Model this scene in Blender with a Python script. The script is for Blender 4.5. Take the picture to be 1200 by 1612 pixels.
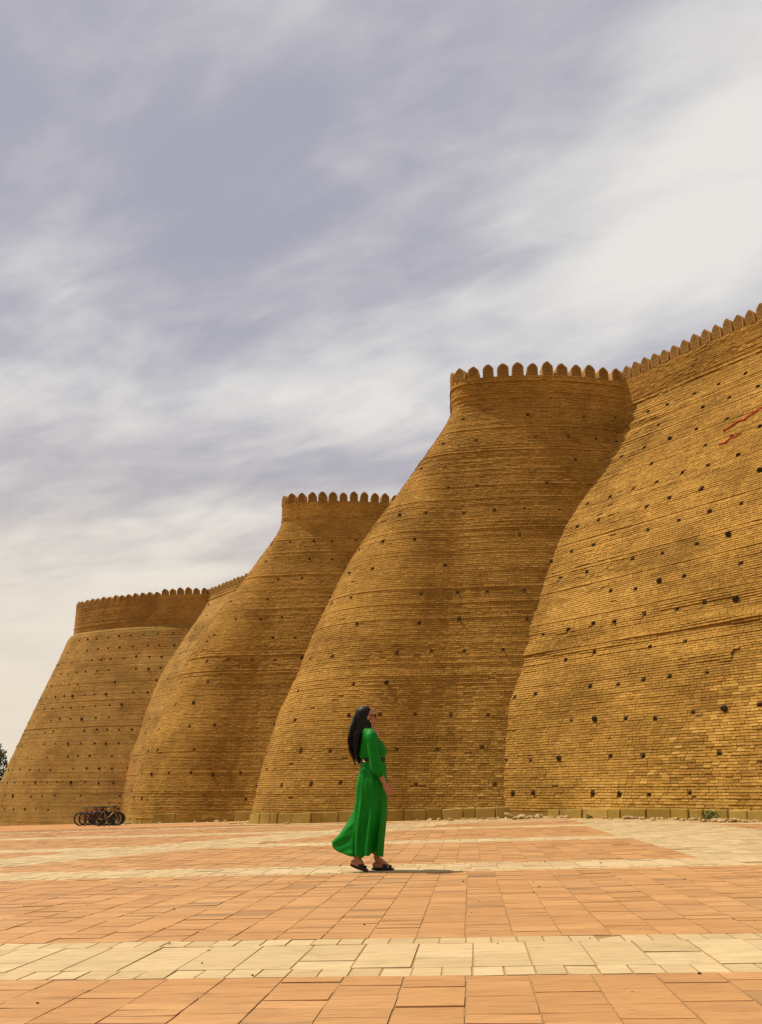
import bpy, bmesh, math, random
import numpy as np
from mathutils import Vector, Matrix, Quaternion

for o in list(bpy.data.objects):
    bpy.data.objects.remove(o, do_unlink=True)
SC = bpy.context.scene
COL = SC.collection
rng = np.random.default_rng(11)
random.seed(5)
R = math.radians

# ------------------------------------------------------------------ camera
EYE = 0.76
cam_d = bpy.data.cameras.new('camera')
cam = bpy.data.objects.new('camera', cam_d)
COL.objects.link(cam)
TILT = math.atan(444 / 1400)
cam.location = (0, 0, EYE)
cam.rotation_euler = (math.pi / 2 + TILT, 0, 0)
cam_d.sensor_fit = 'VERTICAL'
cam_d.sensor_height = 24.0
cam_d.lens = 24.0 * 1400 / 1612
cam_d.clip_start = 0.05
cam_d.clip_end = 3000
SC.camera = cam
SC.render.resolution_x, SC.render.resolution_y = 762, 1024

# ------------------------------------------------------------------ sky, sun, exposure
SUN_EL, SUN_BACK = R(59), R(22)      # sun stands to the left, a little beyond the walls' front
to_sun = Vector((-math.cos(SUN_EL) * math.cos(SUN_BACK), math.cos(SUN_EL) * math.sin(SUN_BACK), math.sin(SUN_EL)))
sun_d = bpy.data.lights.new('sun', 'SUN')
sun_d.energy = 5.0
sun_d.angle = R(0.6)
sun_d.color = (1.0, 0.93, 0.80)
sun = bpy.data.objects.new('sun', sun_d)
COL.objects.link(sun)
sun.location = (-30, 0, 50)
sun.rotation_euler = to_sun.to_track_quat('Z', 'Y').to_euler()

VS = SC.view_settings
SC.display_settings.display_device = 'sRGB'
VS.view_transform = 'Standard'
VS.look = 'None'
VS.exposure = 0.15
VS.gamma = 1.0
VS.use_curve_mapping = False

W = bpy.data.worlds.new('World')
SC.world = W
W.use_nodes = True


class NT:
    """small helper to write node trees"""
    def __init__(self, tree):
        self.t = tree
        tree.nodes.clear()

    def n(self, kind, **kw):
        nd = self.t.nodes.new(kind)
        for k, v in kw.items():
            if k.startswith('i_'):
                key = k[2:]
                sock = nd.inputs[int(key)] if key.isdigit() else nd.inputs[key.replace('_', ' ')]
                self.set(sock, v)
            else:
                setattr(nd, k, v)
        return nd

    def set(self, sock, v):
        if isinstance(v, bpy.types.NodeSocket):
            self.t.links.new(v, sock)
        elif isinstance(v, bpy.types.Node):
            self.t.links.new(v.outputs[0], sock)
        else:
            if isinstance(v, tuple) and len(v) == 3 and sock.type == 'RGBA':
                v = (*v, 1)
            sock.default_value = v

    def math(self, op, a, b=0.0, clamp=False):
        m = self.n('ShaderNodeMath', operation=op, use_clamp=clamp)
        self.set(m.inputs[0], a)
        self.set(m.inputs[1], b)
        return m.outputs[0]

    def mix(self, fac, a, b, mode='MIX'):
        m = self.n('ShaderNodeMix', data_type='RGBA', blend_type=mode)
        self.set(m.inputs[0], fac)
        self.set(m.inputs[6], a)
        self.set(m.inputs[7], b)
        return m.outputs[2]

    def noise(self, vec, scale, detail=4.0, rough=0.55, dist=0.0):
        m = self.n('ShaderNodeTexNoise')
        if vec is not None:
            self.set(m.inputs['Vector'], vec)
        m.inputs['Scale'].default_value = scale
        m.inputs['Detail'].default_value = detail
        m.inputs['Roughness'].default_value = rough
        m.inputs['Distortion'].default_value = dist
        return m.outputs[0]

    def ramp(self, fac, *stops):
        m = self.n('ShaderNodeMapRange', interpolation_type='SMOOTHSTEP', clamp=True)
        self.set(m.inputs[0], fac)
        for i, v in enumerate(stops):
            m.inputs[1 + i].default_value = v
        return m.outputs[0]

    def vmap(self, vec, scale=(1, 1, 1), rot=(0, 0, 0), loc=(0, 0, 0)):
        m = self.n('ShaderNodeMapping')
        self.set(m.inputs[0], vec)
        m.inputs['Scale'].default_value = scale
        m.inputs['Rotation'].default_value = rot
        m.inputs['Location'].default_value = loc
        return m.outputs[0]


def build_world():
    t = NT(W.node_tree)
    sky = t.n('ShaderNodeTexSky', sky_type='NISHITA')
    sky.sun_disc = False
    sky.sun_elevation = SUN_EL
    sky.sun_rotation = -(math.pi / 2 - SUN_BACK)
    sky.dust_density = 2.5
    bg_sky = t.n('ShaderNodeBackground', i_Color=sky.outputs[0], i_Strength=0.09)
    tc = t.n('ShaderNodeTexCoord')
    sep = t.n('ShaderNodeSeparateXYZ', i_0=tc.outputs['Generated'])
    x, y, z = sep.outputs
    # the cloud deck: directions projected on a flat layer overhead
    zz = t.math('MAXIMUM', t.math('ADD', z, 0.10), 0.06)
    px = t.math('DIVIDE', x, zz)
    py = t.math('DIVIDE', y, zz)
    p = t.n('ShaderNodeCombineXYZ', i_0=px, i_1=py, i_2=0.0).outputs[0]
    pr = t.vmap(t.vmap(p, rot=(0, 0, R(32))), scale=(0.72, 1.30, 1.0), loc=(CLX, CLY, 0))     # wisps drawn out along the wind
    big = t.noise(pr, 1.15, 3.0, 0.5, 0.35)
    mid = t.noise(t.vmap(pr, loc=(3.7, 9.1, 2.0)), 2.3, 8.0, 0.52, 0.35)
    fine = t.noise(t.vmap(pr, loc=(8.1, 1.3, 5.0)), 7.5, 6.0, 0.55, 0.3)

    def blob(cx, cy, rx, ry, amp):
        dx = t.math('DIVIDE', t.math('SUBTRACT', px, cx), rx)
        dy = t.math('DIVIDE', t.math('SUBTRACT', py, cy), ry)
        e = t.math('ADD', t.math('MULTIPLY', dx, dx), t.math('MULTIPLY', dy, dy))
        return t.math('MULTIPLY', t.math('POWER', 2.718, t.math('MULTIPLY', e, -1.0)), amp)
    f = t.math('ADD', t.math('MULTIPLY', big, 0.50), t.math('MULTIPLY', mid, 0.50))
    f = t.math('ADD', f, t.math('MULTIPLY', t.math('SUBTRACT', fine, 0.5), 0.22))
    for b in ((0.50, 1.00, 0.20, 0.42, 0.15), (-0.55, 1.32, 0.24, 0.20, 0.10), (-0.30, 1.75, 0.55, 0.18, 0.12),
              (0.0, 1.25, 0.45, 0.22, -0.08), (-0.25, 0.95, 0.3, 0.2, -0.05), (-0.9, 3.4, 1.0, 0.9, 0.08),
              (0.0, 2.15, 0.9, 0.16, -0.07)):
        f = t.math('ADD', f, blob(*b))
    low = t.ramp(z, 0.02, 0.46, 1.0, 0.0)
    f = t.math('ADD', f, t.math('MULTIPLY', low, 0.10))
    lum = t.ramp(f, 0.37, 0.73, 0.0, 1.0)
    calm = t.ramp(z, 0.05, 0.32, 0.85, 0.0)      # towards the horizon the veil evens out
    lum = t.math('ADD', t.math('MULTIPLY', lum, t.math('SUBTRACT', 1.0, calm)), t.math('MULTIPLY', calm, 0.78))
    # thin grey-violet stratus to bright cream veil
    grey = t.mix(low, (0.385, 0.383, 0.465), (0.66, 0.585, 0.50))
    bright = t.mix(low, (0.80, 0.78, 0.74), (0.86, 0.755, 0.61))
    cc = t.mix(lum, grey, bright)
    bg_c = t.n('ShaderNodeBackground', i_Color=cc, i_Strength=0.92)
    cover = t.ramp(t.math('ADD', f, t.math('MULTIPLY', fine, 0.12)), 0.30, 0.50, 0.90, 0.99)
    mx = t.n('ShaderNodeMixShader', i_0=cover)
    t.set(mx.inputs[1], bg_sky)
    t.set(mx.inputs[2], bg_c)
    out = t.n('ShaderNodeOutputWorld')
    t.set(out.inputs[0], mx)


CLX, CLY = 7.7, 1.2
build_world()

# ------------------------------------------------------------------ materials
def new_mat(name):
    m = bpy.data.materials.new(name)
    m.use_nodes = True
    t = NT(m.node_tree)
    b = t.n('ShaderNodeBsdfPrincipled')
    o = t.n('ShaderNodeOutputMaterial')
    t.set(o.inputs[0], b)
    return m, t, b


def bump(t, b, h, strength=0.5, dist=0.01):
    n = t.n('ShaderNodeBump', i_Height=h)
    n.inputs['Strength'].default_value = strength
    n.inputs['Distance'].default_value = dist
    t.set(b.inputs['Normal'], n)


def flat_mat(name, col, rough=0.6, var=0.15, scale=30.0, spec=0.3, metal=0.0):
    m, t, b = new_mat(name)
    tc = t.n('ShaderNodeTexCoord').outputs['Object']
    n = t.noise(tc, scale, 5.0)
    c = t.mix(n, tuple(v * (1 - var) for v in col), tuple(min(1, v * (1 + var)) for v in col))
    t.set(b.inputs['Base Color'], c)
    b.inputs['Roughness'].default_value = rough
    b.inputs['Specular IOR Level'].default_value = spec
    b.inputs['Metallic'].default_value = metal
    return m


def masonry_mat(name, c_dark, c_mid, c_light, stain=0.0, streak=0.25):
    """fired brick: per-brick tint from the 'tint' attribute, soft weathering in world space"""
    m, t, b = new_mat(name)
    pos = t.n('ShaderNodeNewGeometry').outputs['Position']
    at = t.n('ShaderNodeAttribute', attribute_name='tint').outputs['Fac']
    c = t.mix(t.ramp(at, 0.0, 0.55), c_dark, c_mid)
    c = t.mix(t.ramp(at, 0.45, 1.0), c, c_light)
    big = t.noise(t.vmap(pos, scale=(0.45, 0.45, 0.6)), 1.0, 6.0, 0.6, 0.4)
    c = t.mix(t.ramp(big, 0.38, 0.70, 0.0, 0.80), c, t.mix(1.0, c, (0.62, 0.58, 0.50), 'MULTIPLY'))
    mid = t.noise(t.vmap(pos, scale=(1.4, 1.4, 2.6)), 1.0, 5.0, 0.65)
    c = t.mix(t.ramp(mid, 0.50, 0.76, 0.0, 0.55), c, t.mix(1.0, c, (1.38, 1.36, 1.34), 'MULTIPLY'))
    # rain streaks: noise stretched in height
    st = t.noise(t.vmap(pos, scale=(1.8, 1.8, 0.16)), 1.0, 4.0, 0.6)
    c = t.mix(t.ramp(st, 0.52, 0.76, 0.0, streak), c, t.mix(1.0, c, (0.55, 0.50, 0.42), 'MULTIPLY'))
    if stain > 0:
        s1 = t.noise(t.vmap(pos, scale=(0.28, 0.28, 0.3), loc=(4, 2, 1)), 1.0, 3.0, 0.6)
        c = t.mix(t.ramp(s1, 0.55, 0.75, 0.0, stain), c, (0.36, 0.135, 0.03))
        s2 = t.noise(t.vmap(pos, scale=(0.33, 0.33, 0.35), loc=(14, 7, 3)), 1.0, 3.0, 0.6)
        c = t.mix(t.ramp(s2, 0.57, 0.78, 0.0, stain), c, (0.17, 0.16, 0.035))
    fn = t.noise(pos, 38.0, 5.0, 0.7)
    c = t.mix(1.0, c, t.mix(fn, (0.78, 0.78, 0.78), (1.22, 1.22, 1.22)), 'MULTIPLY')
    t.set(b.inputs['Base Color'], c)
    b.inputs['Roughness'].default_value = 0.93
    b.inputs['Specular IOR Level'].default_value = 0.12
    bump(t, b, t.noise(pos, 26.0, 6.0, 0.72), 0.7, 0.02)
    return m


M = {}
M['brick'] = masonry_mat('fired_brick', (0.240, 0.125, 0.021), (0.370, 0.198, 0.037), (0.475, 0.273, 0.062))
M['brick_far'] = masonry_mat('fired_brick_stained', (0.25, 0.135, 0.03), (0.33, 0.185, 0.043), (0.40, 0.235, 0.062), stain=0.34)
M['mortar'] = masonry_mat('mud_mortar', (0.19, 0.105, 0.02), (0.24, 0.135, 0.028), (0.30, 0.17, 0.038))
M['mortar_far'] = masonry_mat('mud_mortar_stained', (0.25, 0.14, 0.03), (0.29, 0.16, 0.037), (0.33, 0.19, 0.045), stain=0.34)
M['merlon'] = masonry_mat('plastered_merlon', (0.32, 0.18, 0.05), (0.40, 0.235, 0.075), (0.44, 0.27, 0.09), streak=0.4)
M['plinth'] = masonry_mat('plinth_stone', (0.26, 0.165, 0.03), (0.33, 0.215, 0.047), (0.42, 0.28, 0.075), streak=0.5)
M['wood'] = flat_mat('weathered_beam_wood', (0.045, 0.028, 0.014), 0.9, 0.5, 25.0, 0.1)
M['dark_red_cloth'] = flat_mat('red_cloth', (0.42, 0.035, 0.012), 0.8, 0.4, 20.0, 0.2)


def paver_mat(name, cols, wear):
    m, t, b = new_mat(name)
    pos = t.n('ShaderNodeNewGeometry').outputs['Position']
    at = t.n('ShaderNodeAttribute', attribute_name='tint').outputs['Fac']
    c = t.mix(t.ramp(at, 0.0, 0.35), cols[0], cols[1])
    c = t.mix(t.ramp(at, 0.45, 1.0), c, cols[2])
    # sawn sandstone bedding: grain stretched along each paver
    g = t.noise(t.vmap(pos, scale=(1.6, 13.0, 1.0), rot=(0, 0, R(5.5))), 2.2, 6.0, 0.65, 0.6)
    c = t.mix(1.0, c, t.mix(g, (0.62, 0.60, 0.57), (1.36, 1.38, 1.40)), 'MULTIPLY')
    d = t.noise(pos, 0.55, 6.0, 0.62, 0.3)
    c = t.mix(t.ramp(d, 0.42, 0.72, 0.0, wear), c, (0.45, 0.275, 0.125))
    ds = t.noise(t.vmap(pos, loc=(7, 3, 0)), 1.7, 7.0, 0.68, 0.5)     # foot-worn and spilt patches
    c = t.mix(t.ramp(ds, 0.53, 0.74, 0.0, 0.5), c, t.mix(1.0, c, (0.66, 0.62, 0.58), 'MULTIPLY'))
    g2 = t.noise(t.vmap(pos, scale=(3.0, 38.0, 1.0), rot=(0, 0, R(5.5)), loc=(3, 9, 0)), 2.0, 4.0, 0.6, 0.8)
    c = t.mix(t.ramp(g2, 0.52, 0.72, 0.0, 0.75), c, t.mix(1.0, c, (0.60, 0.54, 0.48), 'MULTIPLY'))
    sp = t.noise(pos, 46.0, 3.0, 0.6)
    c = t.mix(t.ramp(sp, 0.69, 0.76, 0.0, 0.45), c, (0.13, 0.06, 0.02))
    t.set(b.inputs['Base Color'], c)
    b.inputs['Roughness'].default_value = 0.78
    b.inputs['Specular IOR Level'].default_value = 0.2
    bump(t, b, t.noise(pos, 34.0, 5.0, 0.7), 0.25, 0.008)
    return m


M['red_paver'] = paver_mat('red_sandstone_paver', ((0.255, 0.140, 0.060), (0.365, 0.180, 0.064), (0.44, 0.226, 0.084)), 0.35)
M['pale_paver'] = paver_mat('pale_limestone_paver', ((0.37, 0.258, 0.122), (0.42, 0.302, 0.150), (0.485, 0.362, 0.192)), 0.3)


def dirt_mat(name, a, bcol):
    m, t, b = new_mat(name)
    pos = t.n('ShaderNodeNewGeometry').outputs['Position']
    n1 = t.noise(pos, 0.6, 8.0, 0.62)
    n2 = t.noise(pos, 9.0, 6.0, 0.7)
    c = t.mix(t.ramp(n1, 0.35, 0.65), a, bcol)
    c = t.mix(1.0, c, t.mix(n2, (0.7, 0.7, 0.7), (1.25, 1.25, 1.25)), 'MULTIPLY')
    t.set(b.inputs['Base Color'], c)
    b.inputs['Roughness'].default_value = 0.95
    b.inputs['Specular IOR Level'].default_value = 0.1
    bump(t, b, n2, 0.6, 0.02)
    return m


M['ground'] = dirt_mat('worn_plaza_ground', (0.36, 0.165, 0.062), (0.43, 0.215, 0.085))
M['joint'] = dirt_mat('sandy_joint', (0.27, 0.155, 0.062), (0.35, 0.21, 0.09))
M['verge'] = dirt_mat('dusty_verge', (0.40, 0.24, 0.095), (0.48, 0.30, 0.13))
M['grit'] = dirt_mat('dark_grit', (0.05, 0.03, 0.015), (0.10, 0.06, 0.03))
M['rubble'] = dirt_mat('rubble_stone', (0.32, 0.205, 0.085), (0.42, 0.29, 0.135))

# ------------------------------------------------------------------ mesh helpers
def sp(v, s):      # softplus, for soft kinks
    return s * np.log1p(np.exp(np.clip(v / s, -40, 40)))


def G(x, y):
    """height of the ground: the square falls gently to the left and away past the first bastion"""
    x = np.asarray(x, float)
    y = np.asarray(y, float)
    xc = -34 + sp(x + 34, 1.0)
    xc = 11 - sp(11 - xc, 1.0)
    yc = 80 - sp(80 - y, 2.0)
    return 0.027 * xc - 0.016 * sp(yc - 26, 1.5)


def link(o, parent=None):
    COL.objects.link(o)
    if parent is not None:
        o.parent = parent
    return o


def mesh_np(name, verts, quads, mat, tint=None, smooth=False):
    me = bpy.data.meshes.new(name)
    verts = np.asarray(verts, np.float32)
    quads = np.asarray(quads, np.int32)
    k = quads.shape[1]
    me.vertices.add(len(verts))
    me.vertices.foreach_set('co', verts.ravel())
    me.loops.add(quads.size)
    me.loops.foreach_set('vertex_index', quads.ravel())
    me.polygons.add(len(quads))
    me.polygons.foreach_set('loop_start', np.arange(0, quads.size, k, dtype=np.int32))
    me.polygons.foreach_set('use_smooth', np.full(len(quads), bool(smooth)))
    if tint is not None:
        a = me.attributes.new('tint', 'FLOAT', 'POINT')
        a.data.foreach_set('value', np.asarray(tint, np.float32))
    me.materials.append(mat)
    me.update(calc_edges=True)
    me.validate()
    return me


def obj(name, me, parent=None, label=None, category=None, group=None, kind=None):
    o = bpy.data.objects.new(name, me)
    link(o, parent)
    if parent is not None and parent.type == 'EMPTY':       # meshes are written in world coordinates
        o.matrix_parent_inverse = Matrix.Translation(-Vector(parent.location))
    return tag(o, label, category, group, kind)


def tag(o, label=None, category=None, group=None, kind=None):
    if label: o['label'] = label
    if category: o['category'] = category
    if group: o['group'] = group
    if kind: o['kind'] = kind
    return o


def empty(name, loc, label=None, category=None, group=None, rz=0.0):
    o = bpy.data.objects.new(name, None)
    o.empty_display_size = 0.3
    o.location = loc
    o.rotation_euler = (0, 0, rz)
    link(o)
    return tag(o, label, category, group)


def bm_mesh(name, bm, mat, smooth=False, tint=None):
    me = bpy.data.meshes.new(name)
    bmesh.ops.recalc_face_normals(bm, faces=bm.faces[:])
    bm.to_mesh(me)
    bm.free()
    if smooth:
        me.polygons.foreach_set('use_smooth', np.ones(len(me.polygons), bool))
    if tint is not None:
        a = me.attributes.new('tint', 'FLOAT', 'POINT')
        a.data.foreach_set('value', np.full(len(me.vertices), tint, np.float32))
    me.materials.append(mat)
    return me


BOXQ = np.array([[0, 1, 3, 2], [2, 3, 7, 6], [0, 4, 5, 1], [0, 2, 6, 4], [1, 5, 7, 3]])
# verts: 0 front bottom start, 1 front bottom end, 2 front top start, 3 front top end, 4..7 same at the back


def boxes_mesh(name, V, mat, tint):
    """V (n,8,3)"""
    n = len(V)
    q = (BOXQ[None] + 8 * np.arange(n)[:, None, None]).reshape(-1, 4)
    return mesh_np(name, V.reshape(-1, 3), q, mat, np.repeat(tint, 8))


CT, ST = math.cos(TILT), math.sin(TILT)


def project(P):
    """world points to fractions of the frame (used only to choose which pieces show largest)"""
    P = np.asarray(P)
    z = P[..., 2] - EYE
    d = P[..., 1] * CT + z * ST
    return 0.5 + 1400 / 1200 * P[..., 0] / d, 0.5 - 1400 / 1612 * (z * CT - P[..., 1] * ST) / d, d


# ------------------------------------------------------------------ ground
def build_ground():
    xs = np.unique(np.concatenate([np.linspace(-900, -60, 15), np.linspace(-60, 30, 91), np.linspace(30, 900, 16)]))
    ys = np.unique(np.concatenate([np.linspace(-400, -10, 10), np.linspace(-10, 90, 101), np.linspace(90, 1500, 16)]))
    X, Y = np.meshgrid(xs, ys)
    V = np.stack([X, Y, G(X, Y) - 0.022], -1).reshape(-1, 3)
    nx, ny = len(xs), len(ys)
    i = (np.arange(ny - 1)[:, None] * nx + np.arange(nx - 1)[None]).ravel()
    Q = np.stack([i, i + 1, i + nx + 1, i + nx], 1)
    return obj('ground', mesh_np('ground', V, Q, M['ground'], smooth=True), kind='structure')


build_ground()

# ------------------------------------------------------------------ plan curves and profile of the fortress
PROF = np.array([(-3.0, 7.35), (-0.25, 7.08), (0.14, 7.05), (1.01, 6.90), (2.05, 6.68), (3.58, 6.28), (3.99, 6.08), (4.86, 5.70), (6.34, 5.19),
                 (7.04, 4.88), (7.71, 4.59), (8.51, 4.22), (9.04, 3.95), (9.86, 3.49), (10.7, 2.92), (11.55, 2.30),
                 (12.49, 1.70), (14.23, 0.56), (14.88, 0.18), (15.25, 0.02), (15.42, 0.0), (20, 0.0)])
_zz = np.linspace(-3, 20, 900)
_dd = np.interp(_zz, PROF[:, 0], PROF[:, 1])
_k = np.hanning(27); _k /= _k.sum()
_ds = np.convolve(np.pad(_dd, 13, 'edge'), _k, 'valid')
_ds[_zz > 15.3] = 0


def flare(z):
    return np.interp(z, _zz, _ds)


ZP = 16.46          # foot of the merlons
ZB = 15.42          # foot of the upright parapet


class Surf:
    """a wall face: plan polyline at parapet level, outward normals, flare factor along it, top shift"""
    def __init__(self, pts, k, zp=None, zb=None, prof=None, front=None):
        # front: second profile, blended in where the flare factor k falls from 1 (flank) to 0 (front)
        self.ff = front
        self.zp = ZP if zp is None else zp
        self.zb = ZB if zb is None else zb
        self.fl = prof or flare
        self.p = np.asarray(pts, float)
        t = np.gradient(self.p, axis=0)
        t /= np.linalg.norm(t, axis=1)[:, None]
        n = np.stack([-t[:, 1], t[:, 0]], 1)
        self.n = n
        self.k = np.asarray(k, float)
        self.N = len(self.p)
        self.q = np.arange(self.N)

    def plan(self, z, out=0.0):
        return self.p + self.n * (self.off(self.k, np.full(self.N, float(z))) + out)[:, None]

    def off(self, k, z):
        if self.ff is None:
            return k * self.fl(z)
        return k * self.fl(z) * 1.045 + (1 - k) * self.ff(z)

    def ev(self, q, z, out=0.0):
        """points at parameter q (array), heights z (array or float), outward shift out"""
        px = np.interp(q, self.q, self.p[:, 0]); py = np.interp(q, self.q, self.p[:, 1])
        nx = np.interp(q, self.q, self.n[:, 0]); ny = np.interp(q, self.q, self.n[:, 1])
        l = np.hypot(nx, ny); nx, ny = nx / l, ny / l
        k = np.interp(q, self.q, self.k)
        z = np.broadcast_to(z, np.shape(q)).astype(float)
        d = self.off(k, z)
        sl = (self.off(k, z - 0.05) - self.off(k, z + 0.05)) / 0.1      # outward per metre down
        c = 1 / np.sqrt(1 + sl * sl)
        n3 = np.stack([nx * c, ny * c, sl * c], -1)
        P = np.stack([px + nx * d, py + ny * d, z], -1) + n3 * np.asarray(out)[..., None]
        return P, n3

    def arc(self, z):
        p = self.plan(z)
        return np.concatenate([[0], np.cumsum(np.linalg.norm(np.diff(p, axis=0), axis=1))])


def fbm1(x, y, seed):
    """cheap smooth 2-D noise in about -1..1"""
    r = np.random.default_rng(seed)
    s = np.zeros(np.broadcast(x, y).shape)
    a = 1.0
    for o in range(5):
        f = 0.25 * 1.9 ** o
        for j in range(3):
            th = r.uniform(0, 6.283)
            s = s + a / 2.2 * np.sin(f * 6.283 * (np.cos(th) * x * 0.7 + np.sin(th) * y) * r.uniform(.7, 1.3) + r.uniform(0, 6.283))
        a *= 0.62
    return s / 2.0


def arc_pts(c, r, a0, a1, n):
    a = np.linspace(a0, a1, n)
    return np.stack([c[0] + r * np.cos(a), c[1] + r * np.sin(a)], 1)


def bastion_plan(J, A, turn_deg, flank, over=2.0, sag=0.6, rc=0.8, kfun=None):
    """front from the junction J (right) to the corner A (left), then round the corner and back along the flank.
    Runs right to left so that the outward normal points to the camera."""
    J, A = np.array(J, float), np.array(A, float)
    d = A - J
    L = np.linalg.norm(d); d /= L
    nrm = np.array([d[1], -d[0]])
    if nrm[1] > 0: nrm = -nrm
    s = np.linspace(-over, L - rc, 70)
    b = 4 * sag * (s / L) * (1 - s / L)
    front = J + s[:, None] * d + (b)[:, None] * nrm
    e = front[-1] - front[-2]
    a0 = math.atan2(e[1], e[0])
    # corner: heading turns clockwise
    c = front[-1] + rc * np.array([math.sin(a0), -math.cos(a0)])
    ang0 = a0 + math.pi / 2
    pts = arc_pts(c, rc, ang0, ang0 - R(turn_deg), 26)[1:]
    h = a0 - R(turn_deg)
    fl = pts[-1] + np.linspace(0.3, flank, 40)[:, None] * np.array([math.cos(h), math.sin(h)])
    P = np.concatenate([front, pts, fl])
    kf = kfun(np.clip(s / L, 0, 1)) if kfun else np.zeros(len(s))
    kc = 0.5 - 0.5 * np.cos(np.linspace(0, math.pi, 26))[1:]
    k = np.concatenate([kf, kf[-1] + (1 - kf[-1]) * kc, np.full(40, 1.0)])
    return P, k


def resample(P, k, step=0.12):
    a = np.concatenate([[0], np.cumsum(np.linalg.norm(np.diff(P, axis=0), axis=1))])
    n = max(8, int(a[-1] / step))
    t = np.linspace(0, a[-1], n)
    return np.stack([np.interp(t, a, P[:, 0]), np.interp(t, a, P[:, 1])], 1), np.interp(t, a, k)


# ------------------------------------------------------------------ unit bricks shared by the single brick objects
def unit_bricks(mat, n=10):
    out = []
    for i in range(n):
        v = np.array([[-.5, 0, -.5], [.5, 0, -.5], [-.5, 0, .5], [.5, 0, .5], [-.5, -1, -.5], [.5, -1, -.5], [-.5, -1, .5], [.5, -1, .5]], float)
        v[:4] += rng.uniform(-1, 1, (4, 3)) * np.array([0.012, 0.07, 0.035])
        out.append(mesh_np('brick', v, BOXQ, mat, np.full(8, rng.random())))
    return out


def build_masonry(root, S, course, blen, mats, seed, zlo_fun, relief=0.0052, holes=None, n_single=0, clip=None, bands=(), rough=1.0, joint=0.013):
    """courses of single bricks over a recessed mortar core. holes: list of (q, z) beam sockets."""
    r = np.random.default_rng(seed)
    mb, mm = mats
    # ---- core
    qs = np.arange(S.N).astype(float)
    zs = np.concatenate([np.linspace(-2.2, S.zb - .4, 120), np.linspace(S.zb - .3, S.zp, 8)])
    QQ, ZZ = np.meshgrid(qs, zs)
    P, _ = S.ev(QQ.ravel(), ZZ.ravel(), np.full(QQ.size, -0.020))
    nx = len(qs)
    i = (np.arange(len(zs) - 1)[:, None] * nx + np.arange(nx - 1)[None]).ravel()
    F = np.stack([i, i + nx, i + nx + 1, i + 1], 1)
    # inner face of the parapet and its top
    Pi, _ = S.ev(qs, np.full(nx, S.zp), np.full(nx, -0.44))
    Pj = Pi.copy(); Pj[:, 2] = S.zb - 0.3
    b = len(P)
    top = (len(zs) - 1) * nx
    j = np.arange(nx - 1)
    F = np.concatenate([F, np.stack([top + j, b + j, b + j + 1, top + j + 1], 1), np.stack([b + j, b + nx + j, b + nx + j + 1, b + j + 1], 1)])
    # terrace behind the parapet
    c3 = np.array([[*(S.p.mean(0) - S.n.mean(0) * 2.5), S.zb - 0.3]])
    V = np.concatenate([P, Pi, Pj, c3])
    ci = len(V) - 1
    F = np.concatenate([F, np.stack([b + nx + j, np.full(nx - 1, ci), np.full(nx - 1, ci), b + nx + j + 1], 1)])
    quads = F[:-(nx - 1)]
    me = mesh_np('core', V[:-1], quads, mm, np.full(len(V) - 1, 0.5))
    obj('core', me, root)
    bm = bmesh.new()
    ring = [bm.verts.new(v) for v in Pj]
    bm.faces.new(ring)
    bmesh.ops.triangulate(bm, faces=bm.faces[:])
    obj('terrace', bm_mesh('terrace', bm, mm, tint=0.5), root)
    # ---- courses
    holes = holes or []
    hz = np.array([h[1] for h in holes]) if holes else np.zeros(0)
    hq = np.array([h[0] for h in holes]) if holes else np.zeros(0)
    q0s, q1s, z0s, z1s, outs = [], [], [], [], []
    z = -2.0
    ci = 0
    while z < S.zp - 0.02:
        h = course * r.uniform(0.93, 1.07)
        if z + h > S.zp: h = S.zp - z
        a = S.arc(z)
        n = int(a[-1] / blen * 1.3) + 3
        L = blen * np.where(r.random(n) < 0.22, 0.55, 1.0) * r.uniform(0.9, 1.1, n)
        e = np.cumsum(L) - r.uniform(0, blen)
        s0 = e[:-1] + 0.006; s1 = e[1:] - 0.006
        ok = (s0 > 0) & (s1 < a[-1])
        s0, s1 = s0[ok], s1[ok]
        # beam sockets interrupt the course
        near = np.where((hz - 0.07 < z + h * .6) & (hz + 0.07 > z + h * .4))[0]
        for jn in near:
            sc = np.interp(hq[jn], S.q, a)
            lo, hi = sc - 0.07, sc + 0.07
            inside = (s0 > lo) & (s1 < hi)
            sp_ = (s0 < lo) & (s1 > hi)
            add0 = np.full(sp_.sum(), hi); add1 = s1[sp_]
            s1 = np.where(sp_, lo, s1)
            s1 = np.where((s0 < lo) & (s1 > lo), lo, s1)
            s0 = np.where((s0 < hi) & (s1 > hi) & (s0 > lo), hi, s0)
            s0 = np.concatenate([s0[~inside], add0]); s1 = np.concatenate([s1[~inside], add1])
        ok = s1 - s0 > 0.03
        s0, s1 = s0[ok], s1[ok]
        q0s.append(np.interp(s0, a, S.q)); q1s.append(np.interp(s1, a, S.q))
        z0s.append(np.full(len(s0), z + joint / 2)); z1s.append(np.full(len(s0), z + h - joint / 2))
        ro = r.normal(0, 0.003) if r.random() < .8 else r.normal(0, 0.010)
        outs.append(np.full(len(s0), ro))
        z += h
        ci += 1
    q0 = np.concatenate(q0s); q1 = np.concatenate(q1s); z0 = np.concatenate(z0s); z1 = np.concatenate(z1s); out = np.concatenate(outs)
    PM, nm = S.ev((q0 + q1) / 2, (z0 + z1) / 2)
    keep = z1 > zlo_fun(PM[:, 0], PM[:, 1])
    if clip is not None:
        keep &= clip(PM)
    q0, q1, z0, z1, out, PM, nm = (v[keep] for v in (q0, q1, z0, z1, out, PM, nm))
    n = len(q0)
    sarc = (q0 + q1) / 2 * 0.12
    wn = fbm1(sarc / 2.2, (z0) / 1.3, seed + 3)          # weathered patches
    w = np.clip((wn + 0.25) * 1.3, 0.15, 1.6) * rough
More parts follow.
